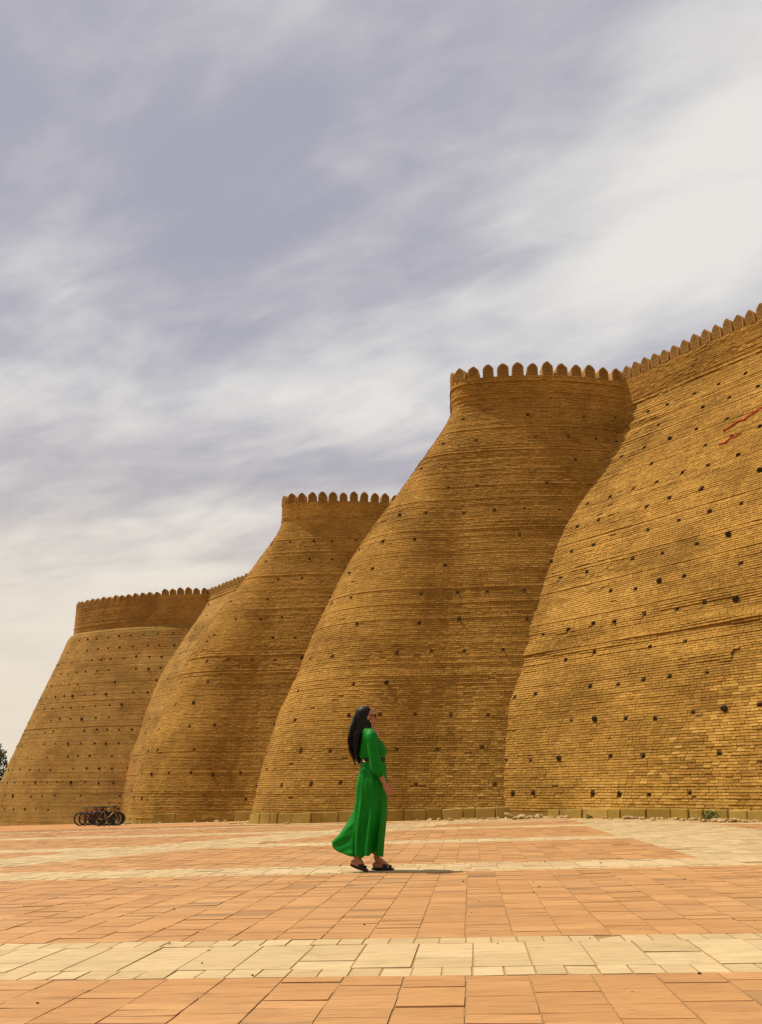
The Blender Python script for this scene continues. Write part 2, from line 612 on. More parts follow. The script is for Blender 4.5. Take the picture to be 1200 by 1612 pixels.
    w = np.where(z0 > S.zb - .25, np.maximum(w, .7) * 1.8, w)      # the parapet's bricks are more loosely laid
    out = out * (0.6 + w) + r.normal(0, 1, n) * relief * (0.2 + 0.5 * w)
    out += 0.014 * fbm1(sarc / 5, z0 / 3, seed + 9)
    shade = np.zeros(n)
    for _ in range(22):                                   # patched repairs: rectangles of newer or older brick
        qc, zc = r.uniform(0, S.N), r.uniform(0.3, S.zp)
        hw, hh = r.uniform(4, 16), r.uniform(.2, .9)
        m = (np.abs(q0 - qc) < hw * (1 + .25 * np.sin(z0 * 9 + qc))) & (np.abs(z0 - zc) < hh)
        shade[m] += r.choice([-.22, -.14, .14, .24]); out[m] += r.normal(0, .006)
    for _ in range(16):                                   # hollows where the face has spalled
        qc, zc = r.uniform(0, S.N), r.uniform(0.3, S.zp)
        m = np.exp(-((q0 - qc) / r.uniform(4, 14)) ** 2 - ((z0 - zc) / r.uniform(.1, .35)) ** 2)
        out -= m * .022 * rough; w = w + m * 1.4
    lost = r.random(n) < 0.008 * w                        # bricks weathered back
    out = np.where(lost, -0.045, np.maximum(out, -0.0135))
    for (zb, amp, q_lo, q_hi, wid) in bands:              # courses standing proud with a dark ledge below
        zw = zb + 0.10 * np.sin(sarc * 0.9)
        m = np.exp(-((z0 - zw - wid) / wid) ** 2) * (z0 > zw) * (q0 > q_lo) * (q0 < q_hi)
        out += amp * m * np.clip(.75 + .9 * fbm1(sarc / 1.6, z0 * 0 + zb, seed + 31), .1, 1.5)
    jit = np.where(True, relief * 0.45, 0)
    V = np.zeros((n, 8, 3))
    zsj = r.normal(0, 0.0022, (4, n)) * (0.5 + w)
    tl = r.normal(0, 1, n) * relief * 0.2
    lip = relief * r.uniform(.5, 1.3, n)                # a brick a little tilted
    V[:, 0], n0 = S.ev(q0, z0 + zsj[0], out + lip + r.normal(0, jit, n) * .6 + tl)
    V[:, 1], n1 = S.ev(q1, z0 + zsj[1], out + lip + r.normal(0, jit, n) * .6 - tl)
    V[:, 2], n2 = S.ev(q0, z1 + zsj[2], out - lip * .6 + r.normal(0, jit, n) * .6 + tl)
    V[:, 3], n3 = S.ev(q1, z1 + zsj[3], out - lip * .6 + r.normal(0, jit, n) * .6 - tl)
    dep = 0.085
    V[:, 4] = V[:, 0] - n0 * dep; V[:, 5] = V[:, 1] - n1 * dep; V[:, 6] = V[:, 2] - n2 * dep; V[:, 7] = V[:, 3] - n3 * dep
    tint = np.clip(0.47 + 0.125 * r.normal(0, 1, n) + 0.16 * fbm1(sarc / 3, z0 / 2.2, seed + 21) + shade, 0, 1)
    fx, fy, dd = project(PM)
    vis = (fx > 0) & (fx < 1) & (fy > 0) & (fy < 1)
    single = np.zeros(n, bool)
    if n_single:
        view = PM - np.array([0, 0, EYE]); dist = np.linalg.norm(view, axis=1)
        fac = -(view * nm).sum(1) / dist
        area = np.linalg.norm(V[:, 1] - V[:, 0], axis=1) * 0.06 * np.clip(fac, 0, 1) / dist ** 2
        area[~vis] = 0
        single[np.argsort(-area)[:n_single]] = True
    rest = ~single
    obj('brickwork', boxes_mesh('brickwork', V[rest], mb, tint[rest]), root, kind='stuff')
    if n_single:
        ub = UB[mb.name]
        for v in V[single]:
            a = (v[1] + v[3] - v[0] - v[2]) / 2; L = np.linalg.norm(a); a /= L
            u = (v[2] + v[3] - v[0] - v[1]) / 2; hh = np.linalg.norm(u)
            nn = np.cross(u / hh, a); nn = -nn if np.dot(nn, v[0] - v[4]) < 0 else nn
            nn /= np.linalg.norm(nn)
            u = np.cross(a, nn); u = -u if u[2] < 0 else u
            o = bpy.data.objects.new('brick', ub[r.integers(len(ub))])
            c = v[:4].mean(0)
            o.matrix_world = Matrix(((a[0] * L, nn[0] * dep, u[0] * hh, c[0]), (a[1] * L, nn[1] * dep, u[1] * hh, c[1]),
                                     (a[2] * L, nn[2] * dep, u[2] * hh, c[2]), (0, 0, 0, 1)))
            place_child(o, root)
    return n


def place_child(o, root):
    """parent o under root keeping the world placement it was given"""
    mw = o.matrix_world.copy()
    COL.objects.link(o)
    o.parent = root
    o.matrix_parent_inverse = Matrix.Translation(-Vector(root.location))
    o.matrix_basis = mw
    return o


def merlon_mesh(i):
    """pointed merlon: upright sides, shouldered point, slightly worn"""
    w, t = 0.222, 0.38
    prof = [(-w, -0.02), (w, -0.02), (w, 0.31), (w * 0.92, 0.39), (w * 0.60, 0.475), (w * 0.20, 0.550), (0, 0.568),
            (-w * 0.20, 0.550), (-w * 0.60, 0.475), (-w * 0.92, 0.39), (-w, 0.31)]
    r = np.random.default_rng(100 + i)
    prof = [(x + r.normal(0, .008), z + (r.normal(0, .010) if z > 0 else 0)) for x, z in prof]
    bm = bmesh.new()
    front = [bm.verts.new((x, 0.0, z)) for x, z in prof]
    inset = [bm.verts.new((x * 0.86, -0.012, max(z * 0.93, -0.02) if z > 0 else z)) for x, z in prof]
    back = [bm.verts.new((x + r.normal(0, .004), -t, z)) for x, z in prof]
    n = len(prof)
    for k in range(n):
        l = (k + 1) % n
        bm.faces.new((front[k], front[l], inset[l], inset[k]))
        bm.faces.new((front[l], front[k], back[k], back[l]))
    bm.faces.new(inset)
    bm.faces.new(back[::-1])
    bmesh.ops.triangulate(bm, faces=[f for f in bm.faces if len(f.verts) > 4])
    me = bm_mesh('merlon', bm, M['merlon_brick'], tint=r.uniform(.2, .8))
    me.materials.append(M['merlon'])
    for p in me.polygons:      # plastered edges and coping, bare brick face
        p.material_index = 0 if (p.normal.y > 0.9 and abs(p.center.y + 0.012) < 0.004) else 1
    return me


def merlon_brick_mat():
    m, t, b = new_mat('merlon_brick_face')
    tc = t.n('ShaderNodeTexCoord').outputs['Object']
    sep = t.n('ShaderNodeSeparateXYZ', i_0=tc)
    v = t.n('ShaderNodeCombineXYZ', i_0=sep.outputs[0], i_1=sep.outputs[2]).outputs[0]
    br = t.n('ShaderNodeTexBrick', i_Vector=v, i_Scale=1.0)
    br.inputs['Color1'].default_value = (0.29, 0.155, 0.034, 1)
    br.inputs['Color2'].default_value = (0.20, 0.105, 0.021, 1)
    br.inputs['Mortar'].default_value = (0.13, 0.07, 0.018, 1)
    br.inputs['Brick Width'].default_value = 0.24
    br.inputs['Row Height'].default_value = 0.075
    br.inputs['Mortar Size'].default_value = 0.012
    pos = t.n('ShaderNodeNewGeometry').outputs['Position']
    n = t.noise(pos, 9.0, 6.0, 0.7)
    c = t.mix(1.0, br.outputs[0], t.mix(n, (0.6, 0.6, 0.6), (1.4, 1.4, 1.4)), 'MULTIPLY')
    t.set(b.inputs['Base Color'], c)
    b.inputs['Roughness'].default_value = 0.95
    b.inputs['Specular IOR Level'].default_value = 0.1
    bump(t, b, t.math('ADD', t.math('MULTIPLY', br.outputs[1], -1.0), n), 0.6, 0.02)
    return m


M['merlon_brick'] = merlon_brick_mat()
MERLONS = [merlon_mesh(i) for i in range(6)]
UB = {M['brick'].name: unit_bricks(M['brick'])}


def add_merlons(root, S, pitch=0.63, s_lo=0.0, s_hi=1e9, sx=1.0, zshift=None):
    a = S.arc(S.zp)
    s = s_lo
    while s < min(s_hi, a[-1]):
        q = float(np.interp(s, a, S.q))
        P, n = S.ev(np.array([q]), S.zp, np.array([0.0]))
        P, n = P[0], n[0]
        o = bpy.data.objects.new('merlon', random.choice(MERLONS))
        ang = math.atan2(n[1], n[0]) - math.pi / 2
        zs = zshift(P[0]) if zshift else 0.0
        sc = random.uniform(0.92, 1.06)
        o.matrix_world = (Matrix.Translation((P[0], P[1], S.zp + zs)) @ Matrix.Rotation(ang + random.gauss(0, .03), 4, 'Z')
                          @ Matrix.Rotation(random.gauss(0, .012), 4, 'Y') @ Matrix.Diagonal((sc * sx, 1, random.uniform(.90, 1.06), 1)))
        place_child(o, root)
        s += pitch * random.uniform(0.985, 1.015)


def beam_mesh(i):
    r = np.random.default_rng(300 + i)
    bm = bmesh.new()
    n = 9
    rings = []
    for y, sc in ((-0.10, 1.0), (0.0, 1.0), (0.012, 0.86)):
        rings.append([bm.verts.new((sc * math.cos(6.283 * k / n) * (1 + .12 * math.sin(k * 2.1 + i)), y, sc * math.sin(6.283 * k / n) * (1 + .1 * math.cos(k * 1.7 + i)))) for k in range(n)])
    for a, b in zip(rings, rings[1:]):
        for k in range(n):
            bm.faces.new((a[k], a[(k + 1) % n], b[(k + 1) % n], b[k]))
    bm.faces.new(rings[-1])
    return bm_mesh('beam_end', bm, M['wood'])


BEAMS = [beam_mesh(i) for i in range(5)]


def add_beams(root, S, holes, rmin=.027, rmax=.052):
    r = np.random.default_rng(len(holes) * 7 + 1)
    for q, z in holes:
        P, n = S.ev(np.array([float(q)]), float(z), np.array([0.0]))
        P, n = P[0], n[0]
        flat = np.array([n[0], n[1], 0]); flat /= np.linalg.norm(flat)
        ang = math.atan2(flat[1], flat[0]) - math.pi / 2
        rad = r.uniform(rmin, rmax)
        outw = r.choice([-0.018, -.012, 0.0, 0.05], p=[.4, .3, .2, .1])
        c = P + n * outw
        o = bpy.data.objects.new('beam_end', BEAMS[r.integers(5)])
        o.matrix_world = Matrix.Translation(c) @ Matrix.Rotation(ang, 4, 'Z') @ Matrix.Rotation(-0.35, 4, 'X') @ Matrix.Rotation(r.uniform(0, 6), 4, 'Y') @ Matrix.Diagonal((rad, 1.0, rad * r.uniform(.8, 1.1), 1))
        place_child(o, root)


def socket_rows(S, z_list, pitch, drop, s_lo, s_hi, seed):
    r = np.random.default_rng(seed)
    out = []
    for z in z_list:
        a = S.arc(z)
        top = S.arc(S.zp)
        s = np.interp(s_lo, top, S.q)
        sl, sh = np.interp(np.interp(s_lo, top, S.q), S.q, a), np.interp(np.interp(s_hi, top, S.q), S.q, a)
        s = sl + r.uniform(0.2, pitch)
        while s < sh:
            if r.random() > drop:
                out.append((float(np.interp(s, a, S.q)), z + r.normal(0, 0.03)))
            s += pitch * r.uniform(0.82, 1.18)
    return out


def plinth(root, S, q_lo, q_hi, height, seed, wmin=.45, wmax=1.1, out=0.07):
    r = np.random.default_rng(seed)
    a = S.arc(0.0)
    s, e = np.interp(q_lo, S.q, a), np.interp(q_hi, S.q, a)
    while s < e:
        w = r.uniform(wmin, wmax)
        qa, qb = np.interp([s + .012, s + w - .012], a, S.q)
        P, n = S.ev(np.array([qa, qb]), 0.15, np.array([0.0, 0.0]))
        fl = n.copy(); fl[:, 2] = 0; fl /= np.linalg.norm(fl, axis=1)[:, None]
        zg = G(P[:, 0], P[:, 1])
        hgt = height * r.uniform(0.93, 1.05)
        o_ = out + r.normal(0, .012)
        v = np.zeros((8, 3))
        for i in range(2):
            v[i] = [*(P[i] + fl[i] * (o_ + .035))[:2], zg[i] - .12]
            v[2 + i] = [*(P[i] + fl[i] * (o_ + r.normal(0, .006)))[:2], zg[i] + hgt + r.normal(0, .008)]
            v[4 + i] = [*(P[i] - fl[i] * .35)[:2], zg[i] - .12]
            v[6 + i] = [*(P[i] - fl[i] * .35)[:2], zg[i] + hgt]
        bm = bmesh.new()
        vs = [bm.verts.new(x) for x in v]
        for f in [*BOXQ, (4, 6, 7, 5)]:
            bm.faces.new([vs[i] for i in f])
        bmesh.ops.recalc_face_normals(bm, faces=bm.faces[:])
        bmesh.ops.bevel(bm, geom=bm.edges[:], offset=0.018, segments=1, affect='EDGES')
        o = bpy.data.objects.new('plinth_stone', bm_mesh('plinth_stone', bm, M['plinth'], tint=r.random()))
        place_child(o, root)
        s += w


def kT3(s):
    # the face folds: the round bastion ends and a shallower face leans out again on the right (s=0 right, 1 left)
    return np.interp(s, [0, .25, .45, .52, .62, .8, 1], [.80, .80, .80, .80, .82, .84, .86])


# ------------------------------------------------------------------ the fortress
J1, A1 = (9.58, 32.28), (2.62, 32.28)
wdir = np.array([3.55, -4.9]); wdir /= np.linalg.norm(wdir)
wn = np.array([wdir[1], -wdir[0]])

def flare_front(z):      # the face towards the square is steeper and almost straight
    return np.interp(z, [-3, 0, 5, 10, 14.3, 15.1, 15.42, 30], [4.75, 4.1, 2.85, 1.5, 0.30, 0.06, 0.0, 0.0])


S1 = Surf(*resample(*bastion_plan(J1, A1, 80, 11.0)), front=flare_front)
OFF = np.array([-8.5, 15.75])
S2 = Surf(*resample(*bastion_plan(np.array(J1) + OFF + (0, .0), np.array(A1) + OFF, 80, 11.0, over=3.5)), front=flare_front)
def flare3(z):      # the far bastion: a ledge under a taller parapet, then a straight batter
    return np.interp(z, [-3, 0, 3, 7.5, 11.3, 12.9, 13.15, 13.3, 30], [6.3, 5.2, 4.2, 2.5, 1.0, 0.45, 0.28, 0.0, 0.0])


S3 = Surf(*resample(*bastion_plan((-13.5, 68.4), (-26.8, 74.3), 74, 8.0, over=3.0, sag=1.3, rc=2.6, kfun=kT3)), zp=15.50, zb=13.3, prof=flare3)


def wall_plan(P0, L, over, k=1.05):
    t = np.linspace(L, -over, 80)      # right to left, so that the outward normal faces the square
    P = np.array(P0)[None] + t[:, None] * wdir[None]
    return P, np.full(len(t), k)


S4 = Surf(*resample(*wall_plan(J1, 15.0, 2.5)))          # curtain wall right of the first bastion
S5 = Surf(*resample(*wall_plan((-13.5, 68.4), 14.0, 1.0, 0.80)), zp=15.6)    # curtain wall between the second and third bastions


def inside_wall(P, Jn, k=1.05):
    nd = (P[:, :2] - np.array(Jn)) @ wn
    return nd - k * flare(P[:, 2])


def in_poly(P, S):
    """points inside the plan of a bastion at their own heights"""
    res = np.zeros(len(P), bool)
    zb = np.round(P[:, 2] / .25) * .25
    for z in np.unique(zb):
        m = zb == z
        poly = S.plan(z, -0.25)
        x, y = P[m, 0], P[m, 1]
        c = np.zeros(m.sum(), bool)
        a, b = poly, np.roll(poly, -1, 0)
        for (x1, y1), (x2, y2) in zip(a, b):
            if y1 == y2: continue
            cr = ((y1 > y) != (y2 > y)) & (x < (x2 - x1) * (y - y1) / (y2 - y1) + x1)
            c ^= cr
        res[m] = c
    return res


def zlo(extra):
    return lambda x, y: G(x, y) + extra


ROWS = np.arange(0.75, 15.0, 0.98)
GRP = 'round bastions of the brick fortress'

B1 = empty('bastion', (3.5, 28.0, float(G(3.5, 28))), 'tallest and nearest tapering brick bastion, rising behind the woman in green', 'bastion', GRP)
top1 = S1.arc(S1.zp)
h1 = socket_rows(S1, list(np.arange(1.05, 15.0, 1.05)), 1.2, 0.42, 2.2, 12.5, 41)
build_masonry(B1, S1, 0.069, 0.225, (M['brick'], M['mortar']), 1, zlo(0.28), holes=h1, n_single=300,
              clip=lambda P: inside_wall(P, J1) > -0.5,
              bands=((4.05, 0.035, 0, 1e9, 0.25), (8.1, 0.012, 0, 60, .2)))
add_merlons(B1, S1, 0.585, 1.72 + .05, top1[-1] - 4)
add_beams(B1, S1, h1)
plinth(B1, S1, 0, S1.N * 0.75, 0.34, 5, .36, .80)

B2 = empty('bastion', (-6.0, 43.5, float(G(-6, 43.5))), 'middle tapering brick bastion, left of the tallest one and behind it', 'bastion', GRP)
top2 = S2.arc(S2.zp)
h2 = socket_rows(S2, list(np.arange(0.6, 15.0, 1.12)), 1.2, 0.36, 3.0, 15.5, 43)
build_masonry(B2, S2, 0.072, 0.23, (M['brick'], M['mortar']), 2, zlo(0.30), holes=h2, n_single=300, relief=.006,
              bands=((9.2, 0.02, 0, 1e9, .2),))
add_merlons(B2, S2, 0.60, 1.2, top2[-1] - 4)
add_beams(B2, S2, h2, .045, .075)
plinth(B2, S2, 0, S2.N * 0.75, 0.45, 6, .6, .95)

B3 = empty('bastion', (-19.0, 63.0, float(G(-19, 63))), 'farthest and lowest brick bastion at the left edge, smooth and stained, dotted with beam sockets', 'bastion', GRP)
top3 = S3.arc(S3.zp)
h3 = socket_rows(S3, list(np.arange(-0.3, 12.7, 0.92)), 1.12, 0.20, 2.8, 18.5, 47)
build_masonry(B3, S3, 0.085, 0.29, (M['brick_far'], M['mortar_far']), 3, zlo(-0.1), holes=h3, relief=.004, rough=.7, joint=.008,
              bands=((4.6, 0.03, 0, 60, .25),))


def step3(x):
    return 0.22 if x > -17.2 else 0.0


def raised_parapet(root, S, x_min, h):
    """the stretch of parapet that stands a few courses higher"""
    qs = [q for q in np.linspace(0, S.N * .6, 60) if S.ev(np.array([q]), S.zp)[0][0][0] > x_min]
    bm = bmesh.new()
    rows = []
    for q in qs:
        o, _ = S.ev(np.array([q]), S.zp, np.array([0.004])); i, _ = S.ev(np.array([q]), S.zp, np.array([-0.44]))
        o, i = o[0], i[0]
        rows.append([bm.verts.new((o[0], o[1], S.zp - .02)), bm.verts.new((o[0], o[1], S.zp + h + .02)), bm.verts.new((i[0], i[1], S.zp + h + .02)), bm.verts.new((i[0], i[1], S.zp - .02))])
    for a, b in zip(rows, rows[1:]):
        for k in range(4):
            bm.faces.new((a[k], a[(k + 1) % 4], b[(k + 1) % 4], b[k]))
    bm.faces.new(rows[0]); bm.faces.new(rows[-1][::-1])
    obj('parapet', bm_mesh('parapet', bm, M['brick_far'], tint=.5), root)


add_merlons(B3, S3, 0.66, 1.0, top3[-1] - 3, zshift=step3)
raised_parapet(B3, S3, -17.75, 0.22)
add_beams(B3, S3, h3, .075, .115)

W1 = empty('curtain_wall', (7.0, 24.0, float(G(7, 24))), 'sunlit sloping brick curtain wall filling the right of the picture', 'wall')
top4 = S4.arc(S4.zp)
h4 = socket_rows(S4, list(ROWS), 1.02, 0.20, 6.0, 15.8, 53)
q_in = S4.N
build_masonry(W1, S4, 0.071, 0.225, (M['brick'], M['mortar']), 4, zlo(0.22), holes=h4, n_single=300, relief=.0060, rough=1.1,
              clip=lambda P: ~in_poly(P, S1),
              bands=((4.9, 0.06, 40, 1e9, .16), (5.6, 0.04, 0, 1e9, .2), (3.9, 0.035, 60, 1e9, .2), (14.1, .03, 0, 1e9, .1), (9.4, .02, 0, 1e9, .2)))
add_merlons(W1, S4, 0.45, 0.3, 15.2, sx=.80)
add_beams(W1, S4, h4, .045, .088)
plinth(W1, S4, 0, S4.N * 0.72, 0.25, 8, .40, 1.0)

W2 = empty('curtain_wall', (-9.0, 56.0, float(G(-9, 56))), 'short curtain wall in the gap between the middle and far bastions', 'wall')
h5 = socket_rows(S5, list(ROWS + .2), 1.15, 0.3, 4.0, 14.0, 59)
build_masonry(W2, S5, 0.085, 0.29, (M['brick_far'], M['mortar_far']), 5, zlo(-0.05), holes=h5, relief=.004, rough=.7, joint=.008,
              clip=lambda P: ~in_poly(P, S2))
add_merlons(W2, S5, 0.63, 0.3, 14.9)
add_beams(W2, S5, h5, .055, .08)

# ------------------------------------------------------------------ the paved square
PA = R(5.5)
E1 = np.array([math.cos(PA), -math.sin(PA)])      # across the square
E2 = np.array([math.sin(PA), math.cos(PA)])       # away towards the walls
PERIOD, BAND0, BANDW = 5.34, 4.30, 1.07


def dist_to_plan(P, S):
    pl = S.plan(0.2)[::4]
    d = np.full(len(P), 1e9)
    for c in pl:
        d = np.minimum(d, np.hypot(P[:, 0] - c[0], P[:, 1] - c[1]))
    return d


def build_pavement():
    r = np.random.default_rng(77)
    tiles = []      # u0,u1,v0,v1,kind

    def umax(v):
        return -0.62 * v - 3.2, 0.52 * v + 2.6

    def row(v0, v1, w, kind, jitter=.04):
        lo, hi = umax(v1)
        u = lo + r.uniform(0, w)
        while u < hi:
            ww = w * r.uniform(1 - jitter, 1 + jitter)
            tiles.append((u, u + ww, v0, v1, kind))
            u += ww
    k = -1
    while True:
        b = BAND0 + k * PERIOD
        if b > 29: break
        row(b, b + .20, .138, 1)
        n0 = len(tiles)
        row(b + .20, b + .87, .275, 1)
        for i in range(n0, len(tiles)):       # some of the long slabs are laid in two pieces
            if r.random() < .45:
                u0, u1, v0, v1, kd = tiles[i]
                m = v0 + (v1 - v0) * r.choice([.3, .36, .5, .62, .7])
                tiles[i] = (u0, u1, v0, m, kd); tiles.append((u0, u1, m, v1, kd))
        row(b + .87, b + BANDW, .138, 1)
        va, vb = b + BANDW, b + PERIOD
        lo, hi = umax(vb)
        u = lo + r.uniform(0, .26)
        while u < hi:
            w = .265 * r.uniform(.985, 1.015)
            v = va
            while v < vb - .01:
                l = r.choice([.10, .135, .17, .215], p=[.25, .37, .25, .13]) * r.uniform(.96, 1.04)
                e = v + l
                if vb - e < .10: e = vb
                um = lo if u < 0 else hi
                a, bb = umax(e)
                if a < u < bb and e > 1.0:
                    tiles.append((u, u + w, v, e, 0))
                v = e
            u += w
        k += 1
    T = np.array(tiles)
    C = np.stack([(T[:, 0] + T[:, 1]) / 2, (T[:, 2] + T[:, 3]) / 2], 1)
    P = C[:, :1] * E1 + C[:, 1:] * E2
    P3 = np.concatenate([P, np.zeros((len(P), 1))], 1)
    keep = (T[:, 3] > 0.9) & ~in_poly(P3, S1) & (inside_wall(P3, J1) > 0.5)
    keep &= (dist_to_plan(P, S1) > 0.75) & (dist_to_plan(P, S4) > 0.75)
    T, C, P = T[keep], C[keep], P[keep]
    # pale stone bands that cross the square at other angles farther off
    dv = np.array([-3.26 + 6.5, 19.7 - 12.5]); dv /= np.linalg.norm(dv)
    rel = C - np.array([-6.5, 12.5])
    off = rel[:, 0] * dv[1] - rel[:, 1] * dv[0]
    pale = T[:, 4] == 1
    pale |= (np.abs(off) < 0.85) & (C[:, 1] > 11.0)
    pale |= (C[:, 0] > 2.45) & (C[:, 0] < 5.0) & (C[:, 1] > 10.6)
    pale |= (np.abs(C[:, 1] - 24.4) < .5) & (C[:, 0] > -3)
    gx = np.where(T[:, 4] == 1, 0.0046, .0040); gy = np.where(T[:, 4] == 1, .0040, .0012)
    n = len(T)
    zt = r.normal(0, .0012, n)
    V = np.zeros((n, 8, 3))
    corner = [(0, 0), (1, 0), (0, 1), (1, 1)]
    tilt = r.normal(0, .0008, (n, 2))
    for i, (a, b) in enumerate(corner):
        u = np.where(a, T[:, 1] - gx, T[:, 0] + gx) + r.normal(0, .0012, n)
        v = np.where(b, T[:, 3] - gy, T[:, 2] + gy) + r.normal(0, .0008, n)
        q = u[:, None] * E1 + v[:, None] * E2
        z = G(q[:, 0], q[:, 1]) + zt + (a - .5) * tilt[:, 0] + (b - .5) * tilt[:, 1]
        V[:, i] = np.concatenate([q, z[:, None]], 1)
        V[:, 4 + i] = np.concatenate([q, (z - .03)[:, None]], 1)
    # here "front" of the box is the top face
    tint = np.clip(r.beta(2.2, 1.5, n) + np.where(r.random(n) < .10, -.3, 0), 0.02, 1)
    fx, fy, dd = project(np.concatenate([P, G(P[:, 0], P[:, 1])[:, None]], 1))
    vis = (fx > 0) & (fx < 1) & (fy > 0) & (fy < 1) & (dd > 0)
    area = (T[:, 1] - T[:, 0]) * (T[:, 3] - T[:, 2]) / np.maximum(dd, .1) ** 3 * vis
    single = np.zeros(n, bool)
    single[np.argsort(-area)[:300]] = True
    # bedding sheet under the pavers
    us, vs = np.linspace(-20, 17, 75), np.linspace(0.6, 31, 62)
    U, Vv = np.meshgrid(us, vs)
    q = U.reshape(-1, 1) * E1 + Vv.reshape(-1, 1) * E2
    BV = np.concatenate([q, (G(q[:, 0], q[:, 1]) - .0034)[:, None]], 1)
    i = (np.arange(len(vs) - 1)[:, None] * len(us) + np.arange(len(us) - 1)[None]).ravel()
    F = np.stack([i, i + 1, i + len(us) + 1, i + len(us)], 1)
    ctr = BV[F].mean(1)
    lo, hi = -0.62 * (ctr @ np.array([*E2, 0])) - 3.4, 0.52 * (ctr @ np.array([*E2, 0])) + 2.8
    uu = ctr @ np.array([*E1, 0])
    c0 = ctr.copy(); c0[:, 2] = 0
    F = F[(uu > lo) & (uu < hi) & (dist_to_plan(ctr, S1) > .8) & (dist_to_plan(ctr, S4) > .8) & ~in_poly(c0, S1) & (inside_wall(c0, J1) > .4)]
    pav = obj('pavement', mesh_np('pavement', BV, F, M['joint'], smooth=True), kind='structure')
    mats = (M['red_paver'], M['pale_paver'])
    for kd in (0, 1):
        m = ~single & (pale == bool(kd))
        o = obj('paver_field', boxes_mesh('paver_field', V[m], mats[kd], tint[m]), pav, kind='stuff')
    unit = {}
    for kd in (0, 1):
        unit[kd] = []
        for j in range(10):
            v = np.array([[-.5, -.5, 0], [.5, -.5, 0], [-.5, .5, 0], [.5, .5, 0], [-.5, -.5, -.03], [.5, -.5, -.03], [-.5, .5, -.03], [.5, .5, -.03]], float)
            v[:4, :2] += r.uniform(-1, 1, (4, 2)) * .005
            unit[kd].append(mesh_np('paver', v, BOXQ, mats[kd], np.full(8, np.clip(r.beta(2.2, 1.5) + (-.25 if j < 1 else 0), .02, 1))))
    for v, kd in zip(V[single], pale[single]):
        a = v[1] - v[0]; b = v[2] - v[0]
        w, l = np.linalg.norm(a), np.linalg.norm(b)
        c = v[:4].mean(0)
        nn = np.cross(a / w, b / l)
        o = bpy.data.objects.new('paver', unit[int(kd)][r.integers(10)])
        o.matrix_world = Matrix(((a[0], b[0], nn[0], c[0]), (a[1], b[1], nn[1], c[1]), (a[2], b[2], nn[2], c[2]), (0, 0, 0, 1)))
        place_child(o, pav)
    # grit and small litter lying about
    pb = []
    for j in range(4):
        bm = bmesh.new()
        bmesh.ops.create_icosphere(bm, subdivisions=1, radius=1.0)
        for v in bm.verts: v.co *= r.uniform(.6, 1.2)
        pb.append(bm_mesh('pebble', bm, M['grit'] if j < 3 else M['rubble']))
    for i in range(46):
        y = r.uniform(3.6, 11); x = r.uniform(-.43, .43) * y
        o = bpy.data.objects.new('pebble', pb[r.integers(4)])
        sc = r.uniform(.003, .009)
        o.location = (x, y, float(G(x, y)) + sc * .4); o.scale = (sc * 1.4, sc, sc * .8); o.rotation_euler = (0, 0, r.uniform(0, 6))
        link(o, pav)
    return pav


build_pavement()


def stone_mesh(i):
    r = np.random.default_rng(500 + i)
    bm = bmesh.new()
    bmesh.ops.create_icosphere(bm, subdivisions=1, radius=1.0)
    for v in bm.verts:
        v.co *= r.uniform(.75, 1.15)
        v.co.z *= .55
    return bm_mesh('stone', bm, M['rubble'])


def build_verge():
    V, F = [], []
    for S, qa, qb, wid in ((S1, 0, S1.N - 1, 1.15), (S4, 0, S4.N - 1, 1.15), (S2, 0, S2.N - 1, 1.3)):
        qs = np.linspace(qa, qb, 70)
        o = S.ev(qs, 0.15)
        nf = o[1].copy(); nf[:, 2] = 0; nf /= np.linalg.norm(nf, axis=1)[:, None]
        b = len(V)
        for a, n in zip(o[0], nf):
            for w_ in (-.3, .45, wid):
                p = a + n * w_
                V.append((p[0], p[1], float(G(p[0], p[1])) + (0.012 if w_ < 1 else -.016) - (.004 if S is S4 else 0)))
        for i in range(69):
            for j in range(2):
                F.append((b + 3 * i + j, b + 3 * i + j + 1, b + 3 * i + j + 4, b + 3 * i + j + 3))
    vg = obj('verge', mesh_np('verge', V, F, M['verge'], smooth=True), kind='structure')
    st = [stone_mesh(i) for i in range(7)]
    r = np.random.default_rng(9)
    for S, n, qa, qb in ((S1, 150, .0, .66), (S4, 120, 0.02, .62), (S2, 70, .12, .7)):
        for i in range(n):
            q = r.uniform(qa, qb) * (S.N - 1)
            P, nn = S.ev(np.array([q]), 0.15)
            P, nn = P[0], nn[0].copy(); nn[2] = 0; nn /= np.linalg.norm(nn)
            P = P + nn * r.choice([r.uniform(.16, .5), r.uniform(.3, 1.0)], p=[.6, .4])
            sc = r.uniform(.035, .10) * (1.35 if S is S2 else 1)
            o = bpy.data.objects.new('stone', st[r.integers(7)])
            o.location = (P[0], P[1], float(G(P[0], P[1])) + sc * .30)
            o.rotation_euler = (r.normal(0, .15), r.normal(0, .15), r.uniform(0, 6.28))
            o.scale = (sc * r.uniform(1.1, 2.0), sc * r.uniform(.8, 1.3), sc * r.uniform(.8, 1.2))
            link(o, vg)
    # broken bricks and dust heaped in the corner between the first bastion and the curtain wall
    for i in range(34):
        a = abs(r.normal(0, .55))
        x, y = 4.35 + r.normal(0, .45), 27.15 - a
        sc = r.uniform(.05, .13)
        o = bpy.data.objects.new('stone', st[r.integers(7)])
        o.location = (x, y, float(G(x, y)) + .02 + max(0, .14 - .2 * a) * r.random())
        o.rotation_euler = (r.normal(0, .3), r.normal(0, .3), r.uniform(0, 6.28))
        o.scale = (sc * r.uniform(1, 1.8), sc, sc * r.uniform(.8, 1.2))
        link(o, vg)
    return vg


build_verge()

